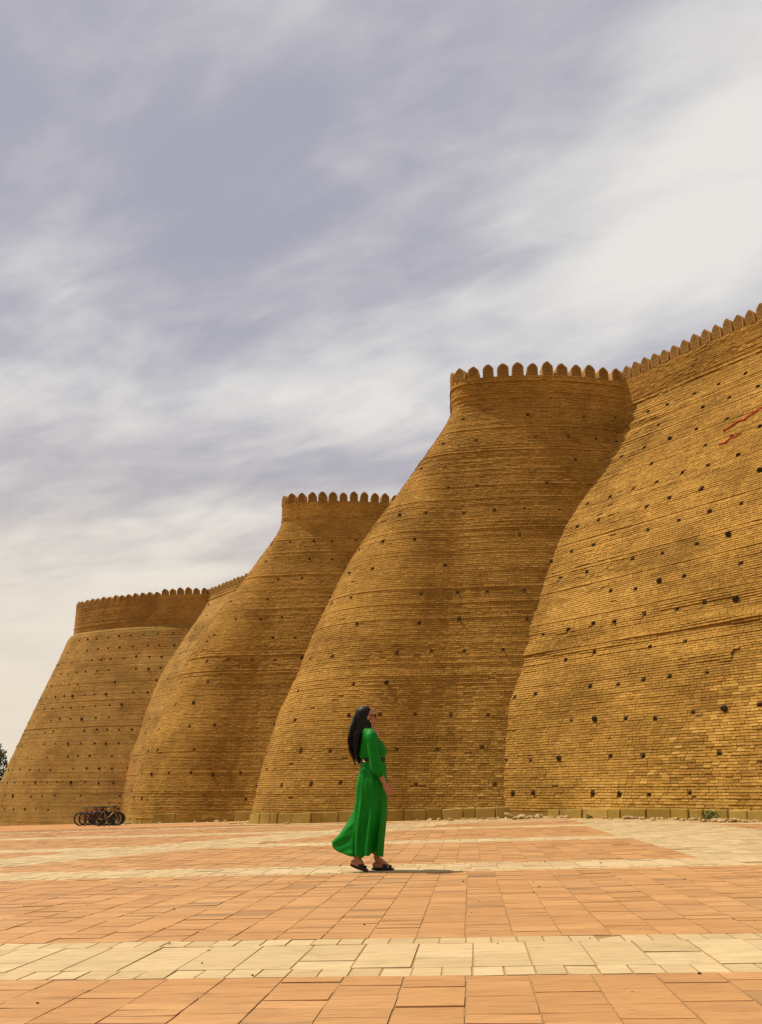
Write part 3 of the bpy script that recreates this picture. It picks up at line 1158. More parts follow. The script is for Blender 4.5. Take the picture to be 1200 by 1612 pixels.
# ------------------------------------------------------------------ foliage
def leaf_mat(name, a, b_):
    m, t, b = new_mat(name)
    at = t.n('ShaderNodeAttribute', attribute_name='tint').outputs['Fac']
    t.set(b.inputs['Base Color'], t.mix(at, a, b_))
    b.inputs['Roughness'].default_value = 0.55
    b.inputs['Specular IOR Level'].default_value = 0.3
    return m


M['leaf'] = leaf_mat('dark_leaf', (0.018, 0.030, 0.008), (0.055, 0.085, 0.018))
M['weed'] = leaf_mat('weed_leaf', (0.06, 0.07, 0.015), (0.13, 0.15, 0.03))
M['bark'] = flat_mat('bark', (0.09, 0.06, 0.035), 0.9, 0.4, 12.0, 0.1)


def leaf_cloud(centres, radii, n, size, seed):
    r = np.random.default_rng(seed)
    ci = r.integers(len(centres), size=n)
    d = r.normal(0, 1, (n, 3)); d /= np.linalg.norm(d, axis=1)[:, None]
    p = np.asarray(centres)[ci] + d * (np.asarray(radii)[ci] * r.uniform(.35, 1.0, n) ** .6)[:, None]
    a = r.normal(0, 1, (n, 3)); a /= np.linalg.norm(a, axis=1)[:, None]
    b = np.cross(a, r.normal(0, 1, (n, 3))); b /= np.linalg.norm(b, axis=1)[:, None]
    s = size * r.uniform(.6, 1.3, n)[:, None]
    V = np.stack([p - a * s, p + b * s * .42, p + a * s, p - b * s * .42], 1)
    return V.reshape(-1, 3), np.arange(4 * n).reshape(-1, 4), np.repeat(r.random(n), 4)


def tube_bm(bm, pts, rad, seg=8, cap=True):
    pts = [Vector(p) for p in pts]
    rings = []
    for i, p in enumerate(pts):
        d = (pts[min(i + 1, len(pts) - 1)] - pts[max(i - 1, 0)]).normalized()
        u = d.cross(Vector((0, 0, 1)))
        if u.length < .05: u = d.cross(Vector((0, 1, 0)))
        u.normalize(); v = d.cross(u)
        rr = rad[i] if hasattr(rad, '__len__') else rad
        rings.append([bm.verts.new(p + rr * (math.cos(6.28318 * k / seg) * u + math.sin(6.28318 * k / seg) * v)) for k in range(seg)])
    for a, b in zip(rings, rings[1:]):
        for k in range(seg):
            bm.faces.new((a[k], a[(k + 1) % seg], b[(k + 1) % seg], b[k]))
    if cap:
        bm.faces.new(rings[0][::-1]); bm.faces.new(rings[-1])


def build_tree():
    x, y = -40.7, 92.0
    z0 = float(G(x, y))
    root = empty('broadleaf_tree', (x, y, z0), 'dark green tree peeping out behind the far bastion at the left edge', 'tree')
    bm = bmesh.new()
    tube_bm(bm, [(x, y, z0 - .2), (x + .1, y, z0 + 1.8), (x - .1, y, z0 + 3.6), (x, y, z0 + 6)], [.3, .24, .17, .06])
    r = np.random.default_rng(3)
    cs, rs = [], []
    for i in range(34):
        a, h = r.uniform(0, 6.28), r.uniform(1.7, 7.2)
        rad = 4.3 * math.sqrt(max(.08, 1 - ((h - 3.9) / 3.9) ** 2)) * r.uniform(.3, 1)
        c = (x + rad * math.cos(a), y + rad * math.sin(a), z0 + h)
        cs.append(c); rs.append(r.uniform(.55, 1.05))
        if i % 3 == 0:
            tube_bm(bm, [(x, y, z0 + h * .45), ((x + c[0]) / 2, (y + c[1]) / 2, z0 + h * .8), c], [.1, .06, .02], 6)
    obj('trunk', bm_mesh('trunk', bm, M['bark']), root)
    V, F, t = leaf_cloud(cs, rs, 5200, .20, 4)
    obj('crown', mesh_np('crown', V, F, M['leaf'], t), root)


build_tree()


def build_weed(S, q, out, label, n, rad):
    P, nn = S.ev(np.array([float(q)]), 0.15)
    P, nn = P[0], nn[0].copy(); nn[2] = 0; nn /= np.linalg.norm(nn)
    P = P + nn * out
    z = float(G(P[0], P[1]))
    root = empty('weed', (P[0], P[1], z), label, 'weed')
    V, F, t = leaf_cloud([(P[0], P[1], z + rad * .7), (P[0] + rad * .6, P[1], z + rad * .5), (P[0] - rad * .6, P[1], z + rad * .45)], [rad, rad * .8, rad * .7], n, .035, int(q))
    obj('leaves', mesh_np('leaves', V, F, M['weed'], t), root)
    bm = bmesh.new()
    for i in range(5):
        a = i * 1.25
        tube_bm(bm, [(P[0], P[1], z - .02), (P[0] + rad * .5 * math.cos(a), P[1] + rad * .5 * math.sin(a), z + rad)], [.006, .003], 5)
    obj('stem', bm_mesh('stem', bm, M['weed']), root)


def q_at_px(S, fx_target):
    best, bq = 9, 0
    for q in np.linspace(0, S.N - 1, 400):
        P, _ = S.ev(np.array([q]), 0.15)
        fx, fy, d = project(P[0])
        if abs(fx - fx_target) < best and d > 0:
            best, bq = abs(fx - fx_target), q
    return bq


build_weed(S4, q_at_px(S4, 1132 / 1200), .32, 'small green weed clump at the foot of the sunlit wall on the right', 260, .16)
build_weed(S4, q_at_px(S4, 945 / 1200), .42, 'tiny weed among the rubble left of the bigger weed clump', 70, .07)

# ------------------------------------------------------------------ red cloth strips caught high on the right wall
def build_strips():
    r = np.random.default_rng(8)
    for (q, z, L, lab) in ((0.0, 12.15, 1.5, 'red torn cloth strip high on the sunlit wall at the right edge'),
                           (0.0, 11.35, .7, 'thin red strip on the sunlit wall, left of the larger red one')):
        tgt = (1178 if L > 1 else 1150) / 1200
        best = None
        for qq in np.linspace(0, S4.N - 1, 300):
            P, n = S4.ev(np.array([qq]), z)
            fx, fy, d = project(P[0])
            if best is None or abs(fx - tgt) < best[0]: best = (abs(fx - tgt), qq)
        q = best[1]
        bm = bmesh.new()
        m = 14
        prev = None
        for i in range(m):
            t = i / (m - 1) - .5
            dq = t * L / .12
            zz = z - t * L * .33 + r.normal(0, .03)
            w = .016 * (1 - abs(2 * t) ** 2 * .7) * r.uniform(.5, 1.3)
            A, _ = S4.ev(np.array([q + dq]), zz - w, np.array([.045 + .02 * r.random()]))
            B, _ = S4.ev(np.array([q + dq]), zz + w, np.array([.05 + .03 * r.random()]))
            A2, _ = S4.ev(np.array([q + dq]), zz - w, np.array([.02])); B2, _ = S4.ev(np.array([q + dq]), zz + w, np.array([.02]))
            cur = [bm.verts.new(v[0]) for v in (A, B, B2, A2)]
            if prev:
                for k in range(4):
                    bm.faces.new((prev[k], prev[(k + 1) % 4], cur[(k + 1) % 4], cur[k]))
            else:
                bm.faces.new(cur)
            prev = cur
        bm.faces.new(prev[::-1])
        obj('cloth_strip', bm_mesh('cloth_strip', bm, M['dark_red_cloth']), None, lab, 'cloth')


build_strips()

# ------------------------------------------------------------------ bicycles
M['rubber'] = flat_mat('tyre_rubber', (0.018, 0.017, 0.016), 0.8, 0.2)
M['rim'] = flat_mat('rim_metal', (0.04, 0.04, 0.04), 0.5, 0.2, metal=.3)
M['bike_black'] = flat_mat('black_frame_paint', (0.020, 0.020, 0.022), 0.4, 0.2)
M['bike_red'] = flat_mat('dark_red_frame_paint', (0.17, 0.012, 0.02), 0.4, 0.2)
M['bike_yellow'] = flat_mat('yellow_frame_paint', (0.30, 0.16, 0.02), 0.4, 0.2)


def bike_meshes():
    out = {}
    for nm, rad, tube in (('tyre', .330, .034), ('rim', .298, .014)):
        bm = bmesh.new()
        n, k = 28, 6
        vs = [[bm.verts.new(((rad + tube * math.cos(6.2832 * j / k)) * math.cos(6.2832 * i / n), tube * math.sin(6.2832 * j / k), (rad + tube * math.cos(6.2832 * j / k)) * math.sin(6.2832 * i / n))) for j in range(k)] for i in range(n)]
        for i in range(n):
            for j in range(k):
                bm.faces.new((vs[i][j], vs[(i + 1) % n][j], vs[(i + 1) % n][(j + 1) % k], vs[i][(j + 1) % k]))
        if nm == 'rim':
            for i in range(12):
                a = 6.2832 * i / 12
                tube_bm(bm, [(0, 0, 0), (.3 * math.cos(a), 0, .3 * math.sin(a))], .003, 4)
            tube_bm(bm, [(0, -.05, 0), (0, .05, 0)], .022, 8)
        out[nm] = bm_mesh(nm, bm, M['rubber' if nm == 'tyre' else 'rim'], True)
    for nm in ('black', 'red', 'yellow'):
        bm = bmesh.new()
        bb, st, hd, hb, rw = (-.08, 0, .29), (-.22, 0, .80), (.34, 0, .84), (.37, 0, .70), (-.53, 0, .335)
        tube_bm(bm, [st, hd], .026); tube_bm(bm, [bb, hb], .034); tube_bm(bm, [bb, st], .024); tube_bm(bm, [hd, hb], .030)
        for s in (-1, 1):
            tube_bm(bm, [(bb[0], s * .03, bb[2]), (rw[0], s * .06, rw[2])], .011, 6)
            tube_bm(bm, [(st[0], s * .015, st[2] - .05), (rw[0], s * .06, rw[2])], .010, 6)
            tube_bm(bm, [(.375, s * .045, .69), (.52, s * .055, .335)], .014, 6)
        tube_bm(bm, [(.375, -.06, .69), (.375, .06, .69)], .02, 6)
        out['frame_' + nm] = bm_mesh('frame', bm, M['bike_' + nm], True)
    bm = bmesh.new()
    tube_bm(bm, [(.34, 0, .84), (.325, 0, .96)], .014)
    tube_bm(bm, [(.325, 0, .96), (.40, 0, .98)], .014)
    tube_bm(bm, [(.34, -.32, 1.0), (.40, -.2, .985), (.41, 0, .98), (.40, .2, .985), (.34, .32, 1.0)], .013)
    for s in (-1, 1): tube_bm(bm, [(.375, s * .22, .99), (.335, s * .33, 1.0)], .019)
    out['handlebar'] = bm_mesh('handlebar', bm, M['rubber'], True)
    bm = bmesh.new()
    pr = [(-.36, .075, .93), (-.33, .085, .955), (-.25, .06, .945), (-.15, .025, .94), (-.09, .015, .93)]
    prev = None
    for x, w, z in pr:
        cur = [bm.verts.new((x, -w, z - .03)), bm.verts.new((x, -w * .8, z)), bm.verts.new((x, w * .8, z)), bm.verts.new((x, w, z - .03))]
        if prev:
            for k in range(4): bm.faces.new((prev[k], prev[(k + 1) % 4], cur[(k + 1) % 4], cur[k]))
        else: bm.faces.new(cur)
        prev = cur
    bm.faces.new(prev[::-1])
    tube_bm(bm, [(-.22, 0, .78), (-.245, 0, .93)], .014)
    out['saddle'] = bm_mesh('saddle', bm, M['rubber'], True)
    bm = bmesh.new()
    ring = [[bm.verts.new(((.09 + d * .008) * math.cos(6.2832 * i / 18) - .08, -.06 + s * .004, (.09 + d * .008) * math.sin(6.2832 * i / 18) + .29)) for (d, s) in ((-1, -1), (1, -1), (1, 1), (-1, 1))] for i in range(18)]
    for i in range(18):
        for k in range(4): bm.faces.new((ring[i][k], ring[i][(k + 1) % 4], ring[(i + 1) % 18][(k + 1) % 4], ring[(i + 1) % 18][k]))
    out['chainring'] = bm_mesh('chainring', bm, M['rim'], True)
    bm = bmesh.new()
    tube_bm(bm, [(.03, -.13, .16), (.03, -.08, .16), (-.08, -.07, .29), (-.08, .07, .29), (-.19, .08, .42), (-.19, .13, .42)], .014, 6)
    out['crank'] = bm_mesh('crank', bm, M['rim'], True)
    return out


def build_bikes():
    B = bike_meshes()
    GR = 'bicycles parked side by side before the far bastion'
    spec = []
    cols = ['red', 'red', 'black', 'black', 'black']
    labs = ['dark red bicycle in the parked row, the nearer of the two red ones',
            'dark red bicycle in the parked row, the farther of the two red ones',
            'black bicycle parked just behind the two dark red ones',
            'black bicycle second from the back in the left half of the row',
            'black bicycle at the very back of the left half of the row']
    for i in range(5): spec.append((-13.30 + .13 * i, 43.0 + .30 * i, cols[i], labs[i]))
    labs = ['yellow-framed bicycle at the right end of the row beside the middle bastion',
            'black bicycle right behind the yellow-framed one in the parked row',
            'black bicycle second behind the yellow-framed one in the parked row',
            'black bicycle at the back of the right half of the row']
    for i in range(4): spec.append((-12.42 - .10 * i, 42.7 + .30 * i, 'yellow' if i == 0 else 'black', labs[i]))
    r = random.Random(4)
    for x, y, c, lab in spec:
        z = float(G(x, y)) + .010
        root = empty('bicycle', (x, y, z), lab, 'bicycle', GR)
        root.rotation_euler = (r.uniform(.04, .10), 0, r.uniform(-.10, .06))
        root.scale = (.86, .86, .84)
        for wx in (-.53, .52):
            w = bpy.data.objects.new('wheel', B['tyre']); w.location = (wx, 0, .352); link(w, root)
            rm = bpy.data.objects.new('rim', B['rim']); link(rm, w); rm.rotation_euler = (0, r.uniform(0, 1), 0)
        for nm in ('frame_' + c, 'handlebar', 'saddle', 'crank', 'chainring'):
            o = bpy.data.objects.new(nm.split('_')[0], B[nm]); link(o, root)


build_bikes()

# ------------------------------------------------------------------ the woman
def cloth_mat():
    m, t, b = new_mat('green_satin')
    tc = t.n('ShaderNodeTexCoord').outputs['Object']
    n = t.noise(t.vmap(tc, scale=(6, 6, 1.2)), 2.0, 4.0)
    c = t.mix(n, (0.0012, 0.135, 0.007), (0.0022, 0.225, 0.014))
    t.set(b.inputs['Base Color'], c)
    b.inputs['Roughness'].default_value = 0.48
    b.inputs['Specular IOR Level'].default_value = 0.13
    bump(t, b, t.noise(t.vmap(tc, scale=(9, 9, 4)), 3.0, 6.0, 0.65, 0.8), 0.5, 0.012)
    tr = t.n('ShaderNodeBsdfTranslucent', i_Color=(0.01, 0.30, 0.03))
    mx = t.n('ShaderNodeMixShader', i_0=0.16)
    t.set(mx.inputs[1], b); t.set(mx.inputs[2], tr)
    out = [x for x in t.t.nodes if x.type == 'OUTPUT_MATERIAL'][0]
    t.set(out.inputs[0], mx)
    return m


M['dress'] = cloth_mat()
M['skin'] = flat_mat('skin', (0.33, 0.145, 0.07), 0.55, 0.12, 40.0, 0.25)
M['hair'] = flat_mat('black_hair', (0.006, 0.004, 0.003), 0.5, 0.3, 60.0, 0.18)
M['leather'] = flat_mat('black_leather', (0.009, 0.008, 0.007), 0.5, 0.2, 30.0, 0.22)
M['lens'] = flat_mat('dark_lens', (0.01, 0.008, 0.008), 0.1, 0.1, 10.0, 0.6)
M['gold'] = flat_mat('gold_metal', (0.8, 0.6, 0.35), 0.25, 0.05, 10.0, 0.5, 1.0)


def ellipsoid(bm, c, r, rot=None):
    mat = Matrix.Translation(c) @ (rot or Matrix.Identity(4)) @ Matrix.Diagonal((*r, 1))
    bmesh.ops.create_uvsphere(bm, u_segments=16, v_segments=10, radius=1.0, matrix=mat)


def capsule(bm, pts, rad, seg=12):
    """a tapering limb through several joints, rounded at each joint"""
    for p, r_ in zip(pts, rad):
        ellipsoid(bm, p, (r_, r_, r_))
    tube_bm(bm, pts, rad, seg)


def loft(rings, seg=72, nsub=60, modify=None, closed_top=False, closed_bot=False):
    """rings: (xb, zb, xf, zf, half width, power); returns verts, quads of a smooth tube through them"""
    K = np.array(rings, float)
    t = np.linspace(0, len(K) - 1, nsub)
    idx = np.arange(len(K))
    # Catmull-Rom through the rings
    out = np.zeros((nsub, K.shape[1]))
    for i, tt in enumerate(t):
        a = min(int(tt), len(K) - 2); f = tt - a
        p0, p1, p2, p3 = K[max(a - 1, 0)], K[a], K[a + 1], K[min(a + 2, len(K) - 1)]
        out[i] = .5 * (2 * p1 + (p2 - p0) * f + (2 * p0 - 5 * p1 + 4 * p2 - p3) * f * f + (3 * p1 - p0 - 3 * p2 + p3) * f ** 3)
    th = np.linspace(0, 2 * math.pi, seg, endpoint=False)
    V = np.zeros((nsub, seg, 3))
    for i in range(nsub):
        xb, zb, xf, zf, hw, tp = out[i]
        c = np.cos(th)
        x = (xb + xf) / 2 + (xf - xb) / 2 * c
        z = (zb + zf) / 2 + (zf - zb) / 2 * c
        back = (1 - c) / 2
        y = np.sin(th) * hw * (1 - tp * back ** 1.5)
        V[i] = np.stack([x, y, z], 1)
    if modify is not None:
        V = modify(V, th, np.linspace(0, 1, nsub))
    i = (np.arange(nsub - 1)[:, None] * seg + np.arange(seg)[None])
    j = (np.arange(nsub - 1)[:, None] * seg + (np.arange(seg)[None] + 1) % seg)
    Q = np.stack([i, j, j + seg, i + seg], -1).reshape(-1, 4)
    return V.reshape(-1, 3), Q


def build_woman():
    Y0 = 9.90
    base = Vector((-0.10, Y0, float(G(-.10, Y0))))
    root = empty('person', base, 'woman in a long green belted dress with long dark hair, looking up at the walls', 'person')
    OFFS = np.array([0, Y0, 0])

    def add(name, me, parent=None):
        o = bpy.data.objects.new(name, me)
        link(o, parent or root)
        if parent is None: o.matrix_parent_inverse = Matrix.Translation(-base)
        return o

    def shift(bm):
        bmesh.ops.translate(bm, verts=bm.verts[:], vec=(0, Y0, 0))
        return bm
    # ---- body: limbs and head fused into one skin
    bm = bmesh.new()
    capsule(bm, [(-.105, 0, .93), (-.10, 0, 1.08), (-.09, 0, 1.24), (-.11, 0, 1.36)], [.125, .105, .125, .10])
    for s in (-1, 1):
        ellipsoid(bm, (-.105, s * .12, 1.355), (.05, .065, .05))
        ellipsoid(bm, (-.10, s * .07, .90), (.10, .09, .11))
    capsule(bm, [(-.125, 0, 1.40), (-.125, 0, 1.46), (-.135, 0, 1.53)], [.056, .047, .05])
    ellipsoid(bm, (-.160, 0, 1.585), (.098, .074, .090))
    ellipsoid(bm, (-.112, 0, 1.560), (.055, .058, .072), Matrix.Rotation(.2, 4, 'Y'))
    ellipsoid(bm, (-.100, 0, 1.510), (.045, .046, .036), Matrix.Rotation(-.35, 4, 'Y'))
    capsule(bm, [(-.066, 0, 1.578), (-.040, 0, 1.540)], [.010, .012])           # nose
    ellipsoid(bm, (-.042, 0, 1.534), (.014, .015, .010))
    ellipsoid(bm, (-.058, 0, 1.514), (.013, .022, .008)); ellipsoid(bm, (-.062, 0, 1.503), (.013, .020, .008))   # lips
    ellipsoid(bm, (-.075, 0, 1.486), (.020, .022, .018))                          # chin
    ellipsoid(bm, (-.078, .03, 1.592), (.022, .028, .012)); ellipsoid(bm, (-.078, -.03, 1.592), (.022, .028, .012))
    for s in (-1, 1):
        ellipsoid(bm, (-.135, s * .076, 1.545), (.018, .010, .030))               # ears
    # arms (near side is -y)
    for s, dx in ((-1, 0.0), (1, -.02)):
        y = s * .185
        sh, el, wr = (-.10, s * .165, 1.36), (-.055 + dx, s * .205, 1.075), (.035 + dx, y, .865)
        capsule(bm, [sh, ((sh[0] + el[0]) / 2, s * .19, 1.22), el, ((el[0] + wr[0]) / 2, s * .195, .97), wr], [.044, .042, .036, .034, .023])
        # hand: palm and five unequal bent fingers
        d = Vector((.52, 0, -.85)).normalized()
        up = Vector((.85, 0, .52))       # towards the thumb side
        w = Vector(wr)
        rot = Matrix(((d.x, 0, up.x, 0), (0, 1, 0, 0), (d.z, 0, up.z, 0), (0, 0, 0, 1)))
        ellipsoid(bm, w + d * .045, (.050, .015, .036), rot)
        for i, L in enumerate((.066, .076, .070, .055)):
            o_ = .028 - .0185 * i
            p0 = w + d * .075 + up * o_
            ang = .10 + .05 * i
            d1 = (d + up * (.08 - .05 * i)).normalized()
            p1 = p0 + d1 * L * .45 + Vector((0, -s * .004, 0))
            d2 = (d1 + Vector((0, -s * .45, 0)) + up * .05).normalized()
            p2 = p1 + d2 * L * .32
            p3 = p2 + (d2 + Vector((0, -s * .5, 0))).normalized() * L * .23
            capsule(bm, [p0, p1, p2, p3], [.0092, .0088, .0080, .0068], 8)
        t0 = w + d * .02 + up * .026
        t1 = t0 + (d * .6 + up * .75).normalized() * .034
        t2 = t1 + (d * .9 + up * .35).normalized() * .028
        capsule(bm, [t0, t1, t2], [.012, .0100, .0080], 8)
    # legs: the rear foot peels off at the heel, the front one stands flat
    for (hip, knee, ank, heel, ball, toe) in (
            ((-.11, -.07, .88), (-.15, -.05, .50), (-.250, -.05, .135), (-.285, -.05, .085), (-.185, -.05, .035), (-.140, -.05, .026)),
            ((-.10, .07, .88), (-.06, .065, .48), (-.040, .065, .115), (-.062, .065, .050), (.065, .065, .040), (.118, .065, .032))):
        capsule(bm, [hip, knee, ank], [.080, .050, .034])
        mid = tuple((a + b) / 2 for a, b in zip(hip, knee)); ellipsoid(bm, mid, (.075, .075, .12))
        calf = tuple(k * .7 + a * .3 for k, a in zip(knee, ank)); ellipsoid(bm, (calf[0] - .012, calf[1], calf[2]), (.05, .047, .10))
        ellipsoid(bm, heel, (.030, .028, .030))
        capsule(bm, [ank, tuple((a + b) / 2 for a, b in zip(ank, ball)), ball], [.033, .034, .027])
        capsule(bm, [heel, ball], [.028, .026])
        for k in range(5):
            yy = ball[1] + (k - 2) * .0145
            capsule(bm, [(ball[0], yy, ball[2] - .006), (toe[0] - .006 * abs(k - 1), yy, toe[2] - .008)], [.013, .009], 6)
    shift(bm)
    me0 = bm_mesh('body_raw', bm, M['skin'], True)
    tmp = bpy.data.objects.new('body_raw', me0); COL.objects.link(tmp)
    md = tmp.modifiers.new('r', 'REMESH'); md.mode = 'VOXEL'; md.voxel_size = 0.005; md.use_smooth_shade = True
    ms = tmp.modifiers.new('s', 'SMOOTH'); ms.factor = .5; ms.iterations = 3
    dg = bpy.context.evaluated_depsgraph_get()
    me = bpy.data.meshes.new_from_object(tmp.evaluated_get(dg), preserve_all_data_layers=False, depsgraph=dg)
    bpy.data.objects.remove(tmp, do_unlink=True)
    me.name = 'body'
    me.polygons.foreach_set('use_smooth', np.ones(len(me.polygons), bool))
    if not me.materials: me.materials.append(M['skin'])
    add('body', me)

    # ---- dress
    rings = [(-.178, 1.452, -.078, 1.420, .072, 0), (-.196, 1.436, -.058, 1.390, .150, 0), (-.208, 1.385, -.032, 1.345, .212, 0), (-.219, 1.31, .018, 1.290, .200, 0),
             (-.234, 1.23, .063, 1.222, .172, 0), (-.243, 1.155, .060, 1.170, .150, 0), (-.226, 1.115, .042, 1.135, .138, 0), (-.222, 1.085, .040, 1.10, .140, 0),
             (-.222, 1.050, .054, 1.045, .152, 0), (-.243, .96, .060, .955, .178, 0), (-.265, .85, .062, .84, .188, 0), (-.268, .73, .062, .72, .186, .05),
             (-.285, .60, .057, .58, .185, .08), (-.300, .46, .042, .44, .188, .12), (-.312, .31, .024, .30, .192, .16), (-.318, .158, .008, .150, .195, .2)]

    def folds(V, th, t):
        V = V.copy()
        sk = np.clip((t - .52) / .48, 0, 1)[:, None]
        up_ = np.clip(1 - np.abs(t - .40) / .09, 0, 1)[:, None]
        c = V.mean(1, keepdims=True)
        w = (.10 * (1 - 2 * np.abs(np.sin(4.5 * th + .3)) ** .7)[None] + .075 * np.sin(5 * th + 2.1)[None] + .045 * np.sin(17 * th + 1 + 2 * t[:, None])) * sk ** 1.2
        w = w + .020 * np.sin(15 * th + 8 * t[:, None])[:, :] * up_
        w = w + .018 * np.sin(7 * th + 21 * t[:, None]) + .010 * np.sin(13 * th - 34 * t[:, None])
        V[:, :, 1] = c[:, :, 1] + (V[:, :, 1] - c[:, :, 1]) * (1 + 1.5 * w)
        V[:, :, 0] += .5 * w * np.cos(th)[None] * .16
        # deep valley between the legs on the near side and a raised hem there
        dv = np.exp(-((th[None] - 5.15) / .26) ** 2) * sk
        V[:, :, 1] += .085 * dv * sk
        V[:, :, 2] += .040 * dv * sk ** 4
        # the tail of the skirt curls up as it flies back
        back = ((1 - np.cos(th)) / 2)[None]
        V[:, :, 1] += -.02 * back ** 3 * sk ** 2
        mid_ = np.exp(-((th[None] - 4.35) / .5) ** 2) * sk ** 3
        V[:, :, 2] -= .012 * mid_
        V[:, :, 2] += .012 * np.sin(11 * th + .4)[None] * sk ** 6
        return V
    V, Q = loft(rings, 120, 110, folds)
    dress_me = mesh_np('dress', V + OFFS, Q, M['dress'], smooth=True)
    dress = add('dress', dress_me)
    so = dress.modifiers.new('thickness', 'SOLIDIFY'); so.thickness = .004; so.offset = 0
    # the loose back panel of the skirt, blown out behind her
    root_c = np.array([(-.262, -.060, .640), (-.275, -.085, .48), (-.285, -.100, .32), (-.280, -.105, .150)])
    outer = np.array([(-.290, .030, .590), (-.350, .050, .480), (-.445, .060, .360), (-.520, .040, .272), (-.505, .005, .225), (-.445, -.030, .186), (-.370, -.060, .160), (-.300, -.100, .145)])
    na, nb = 22, 60
    bb = np.linspace(0, 1, nb)
    ro = np.stack([np.interp(bb, np.linspace(0, 1, len(root_c)), root_c[:, i]) for i in range(3)], 1)
    oc = np.stack([np.interp(bb, np.linspace(0, 1, len(outer)), outer[:, i]) for i in range(3)], 1)
    kk = np.ones(5) / 5
    for i in range(3): oc[2:-2, i] = np.convolve(oc[:, i], kk, 'valid')
    TV = []
    for a in np.linspace(0, 1, na):
        P = ro * (1 - a) + oc * a
        P[:, 1] += a * (1.15 - a) * (.055 * np.sin(11.5 * bb + .6) + .018 * np.sin(31 * bb + 3 * a)) + .05 * a * a * np.sin(3.1416 * bb)
        P[:, 2] += .012 * a * np.sin(17 * bb) * (1 - bb)
        TV.append(P)
    TV = np.array(TV).reshape(-1, 3)
    i = np.arange(na - 1)[:, None] * nb + np.arange(nb - 1)[None]
    tl = bpy.data.objects.new('skirt_panel', mesh_np('skirt_panel', TV + OFFS, np.stack([i, i + 1, i + nb + 1, i + nb], -1).reshape(-1, 4), M['dress'], smooth=True))
    link(tl, dress)
    so = tl.modifiers.new('thickness', 'SOLIDIFY'); so.thickness = .003; so.offset = 0
    # sleeves
    for s, dx in ((-1, 0.0), (1, -.02)):
        path = np.array([(-.120, s * .120, 1.385), (-.105, s * .182, 1.345), (-.090, s * .200, 1.26), (-.075, s * .208, 1.16), (-.062 + dx, s * .214, 1.07), (-.035 + dx, s * .212, 1.005), (-.004 + dx, s * .200, .958), (.004 + dx, s * .195, .945)])
        rad = np.array([.050, .064, .060, .059, .062, .066, .050, .034])
        tt = np.linspace(0, len(path) - 1, 46)
        pth = np.stack([np.interp(tt, range(len(path)), path[:, i]) for i in range(3)], 1)
        kk = np.array([1, 2, 3, 2, 1.]); kk /= kk.sum()
        for i in range(3): pth[2:-2, i] = np.convolve(pth[:, i], kk, 'valid')
        rd = np.interp(tt, range(len(rad)), rad)
        vs = []
        for i in range(len(pth)):
            d = Vector((pth[min(i + 1, 45)] - pth[max(i - 1, 0)]).tolist()).normalized()
            u = Vector((0, 1, 0)).cross(d).normalized(); v = d.cross(u)
            for k in range(32):
                a = 6.28318 * k / 32
                f = float(rd[i]) * (1 + .05 * math.sin(3 * a + i * .5) + .07 * math.sin(6 * a + .9 * math.sin(i * .3)) * (i / 45) ** 1.5)
                vs.append(Vector(pth[i].tolist()) + f * (math.cos(a) * u + math.sin(a) * v) + Vector((0, Y0, 0)))
        i = np.arange(45)[:, None] * 32 + np.arange(32)[None]
        j = np.arange(45)[:, None] * 32 + (np.arange(32)[None] + 1) % 32
        sl = mesh_np('sleeve', np.array([tuple(v) for v in vs]), np.stack([i, j, j + 32, i + 32], -1).reshape(-1, 4), M['dress'], smooth=True)
        o = bpy.data.objects.new('sleeve', sl); link(o, dress)
    # belt
    V, Q = loft([(-.228, 1.080, .045, 1.095, .143, 0), (-.233, 1.092, .050, 1.107, .147, 0), (-.236, 1.108, .051, 1.123, .148, 0), (-.233, 1.120, .047, 1.135, .145, 0)], 64, 10)
    belt = add('belt', mesh_np('belt', V + OFFS, Q, M['leather'], smooth=True))
    bm = bmesh.new()
    bmesh.ops.create_cube(bm, size=1, matrix=Matrix.Translation((-.178, Y0 - .112, 1.100)) @ Matrix.Rotation(R(-30), 4, 'Z') @ Matrix.Diagonal((.034, .008, .032, 1)))
    bmesh.ops.bevel(bm, geom=bm.edges[:], offset=.003, segments=1, affect='EDGES')
    o = bpy.data.objects.new('buckle', bm_mesh('buckle', bm, M['gold'])); link(o, belt)
    # ---- hair
    hr = [(-.195, 1.676, -.150, 1.676, .018, 0), (-.238, 1.662, -.118, 1.662, .060, 0), (-.268, 1.632, -.098, 1.634, .082, 0), (-.286, 1.585, -.098, 1.600, .090, 0),
          (-.297, 1.51, -.100, 1.53, .092, 0), (-.305, 1.45, -.092, 1.462, .094, 0), (-.311, 1.40, -.100, 1.428, .098, 0), (-.317, 1.355, -.178, 1.385, .104, 0),
          (-.314, 1.28, -.205, 1.30, .100, 0), (-.300, 1.20, -.222, 1.21, .090, 0), (-.280, 1.13, -.226, 1.14, .072, 0), (-.256, 1.09, -.222, 1.10, .048, 0), (-.240, 1.068, -.226, 1.075, .018, 0)]

    def strands(V, th, t):
        V = V.copy()
        r = np.random.default_rng(2)
        c = V.mean(1, keepdims=True)
        w = np.zeros((len(t), len(th)))
        for k in range(9, 44, 3):
            w += .010 * np.sin(k * th[None] + r.uniform(0, 6) + r.uniform(-2, 2) * t[:, None])
        V[:, :, :2] = c[:, :, :2] + (V[:, :, :2] - c[:, :, :2]) * (1 + w * np.clip(t * 3, .25, 1)[:, None])[:, :, None]
        return V
    V, Q = loft(hr, 130, 70, strands)
    n0 = len(V)
    V = np.concatenate([V, [[-.172, 0, 1.679]]])
    hair_me = mesh_np('hair', V + OFFS, Q, M['hair'], smooth=True)
    hair = add('hair', hair_me)
    bm = bmesh.new()
    r = np.random.default_rng(12)
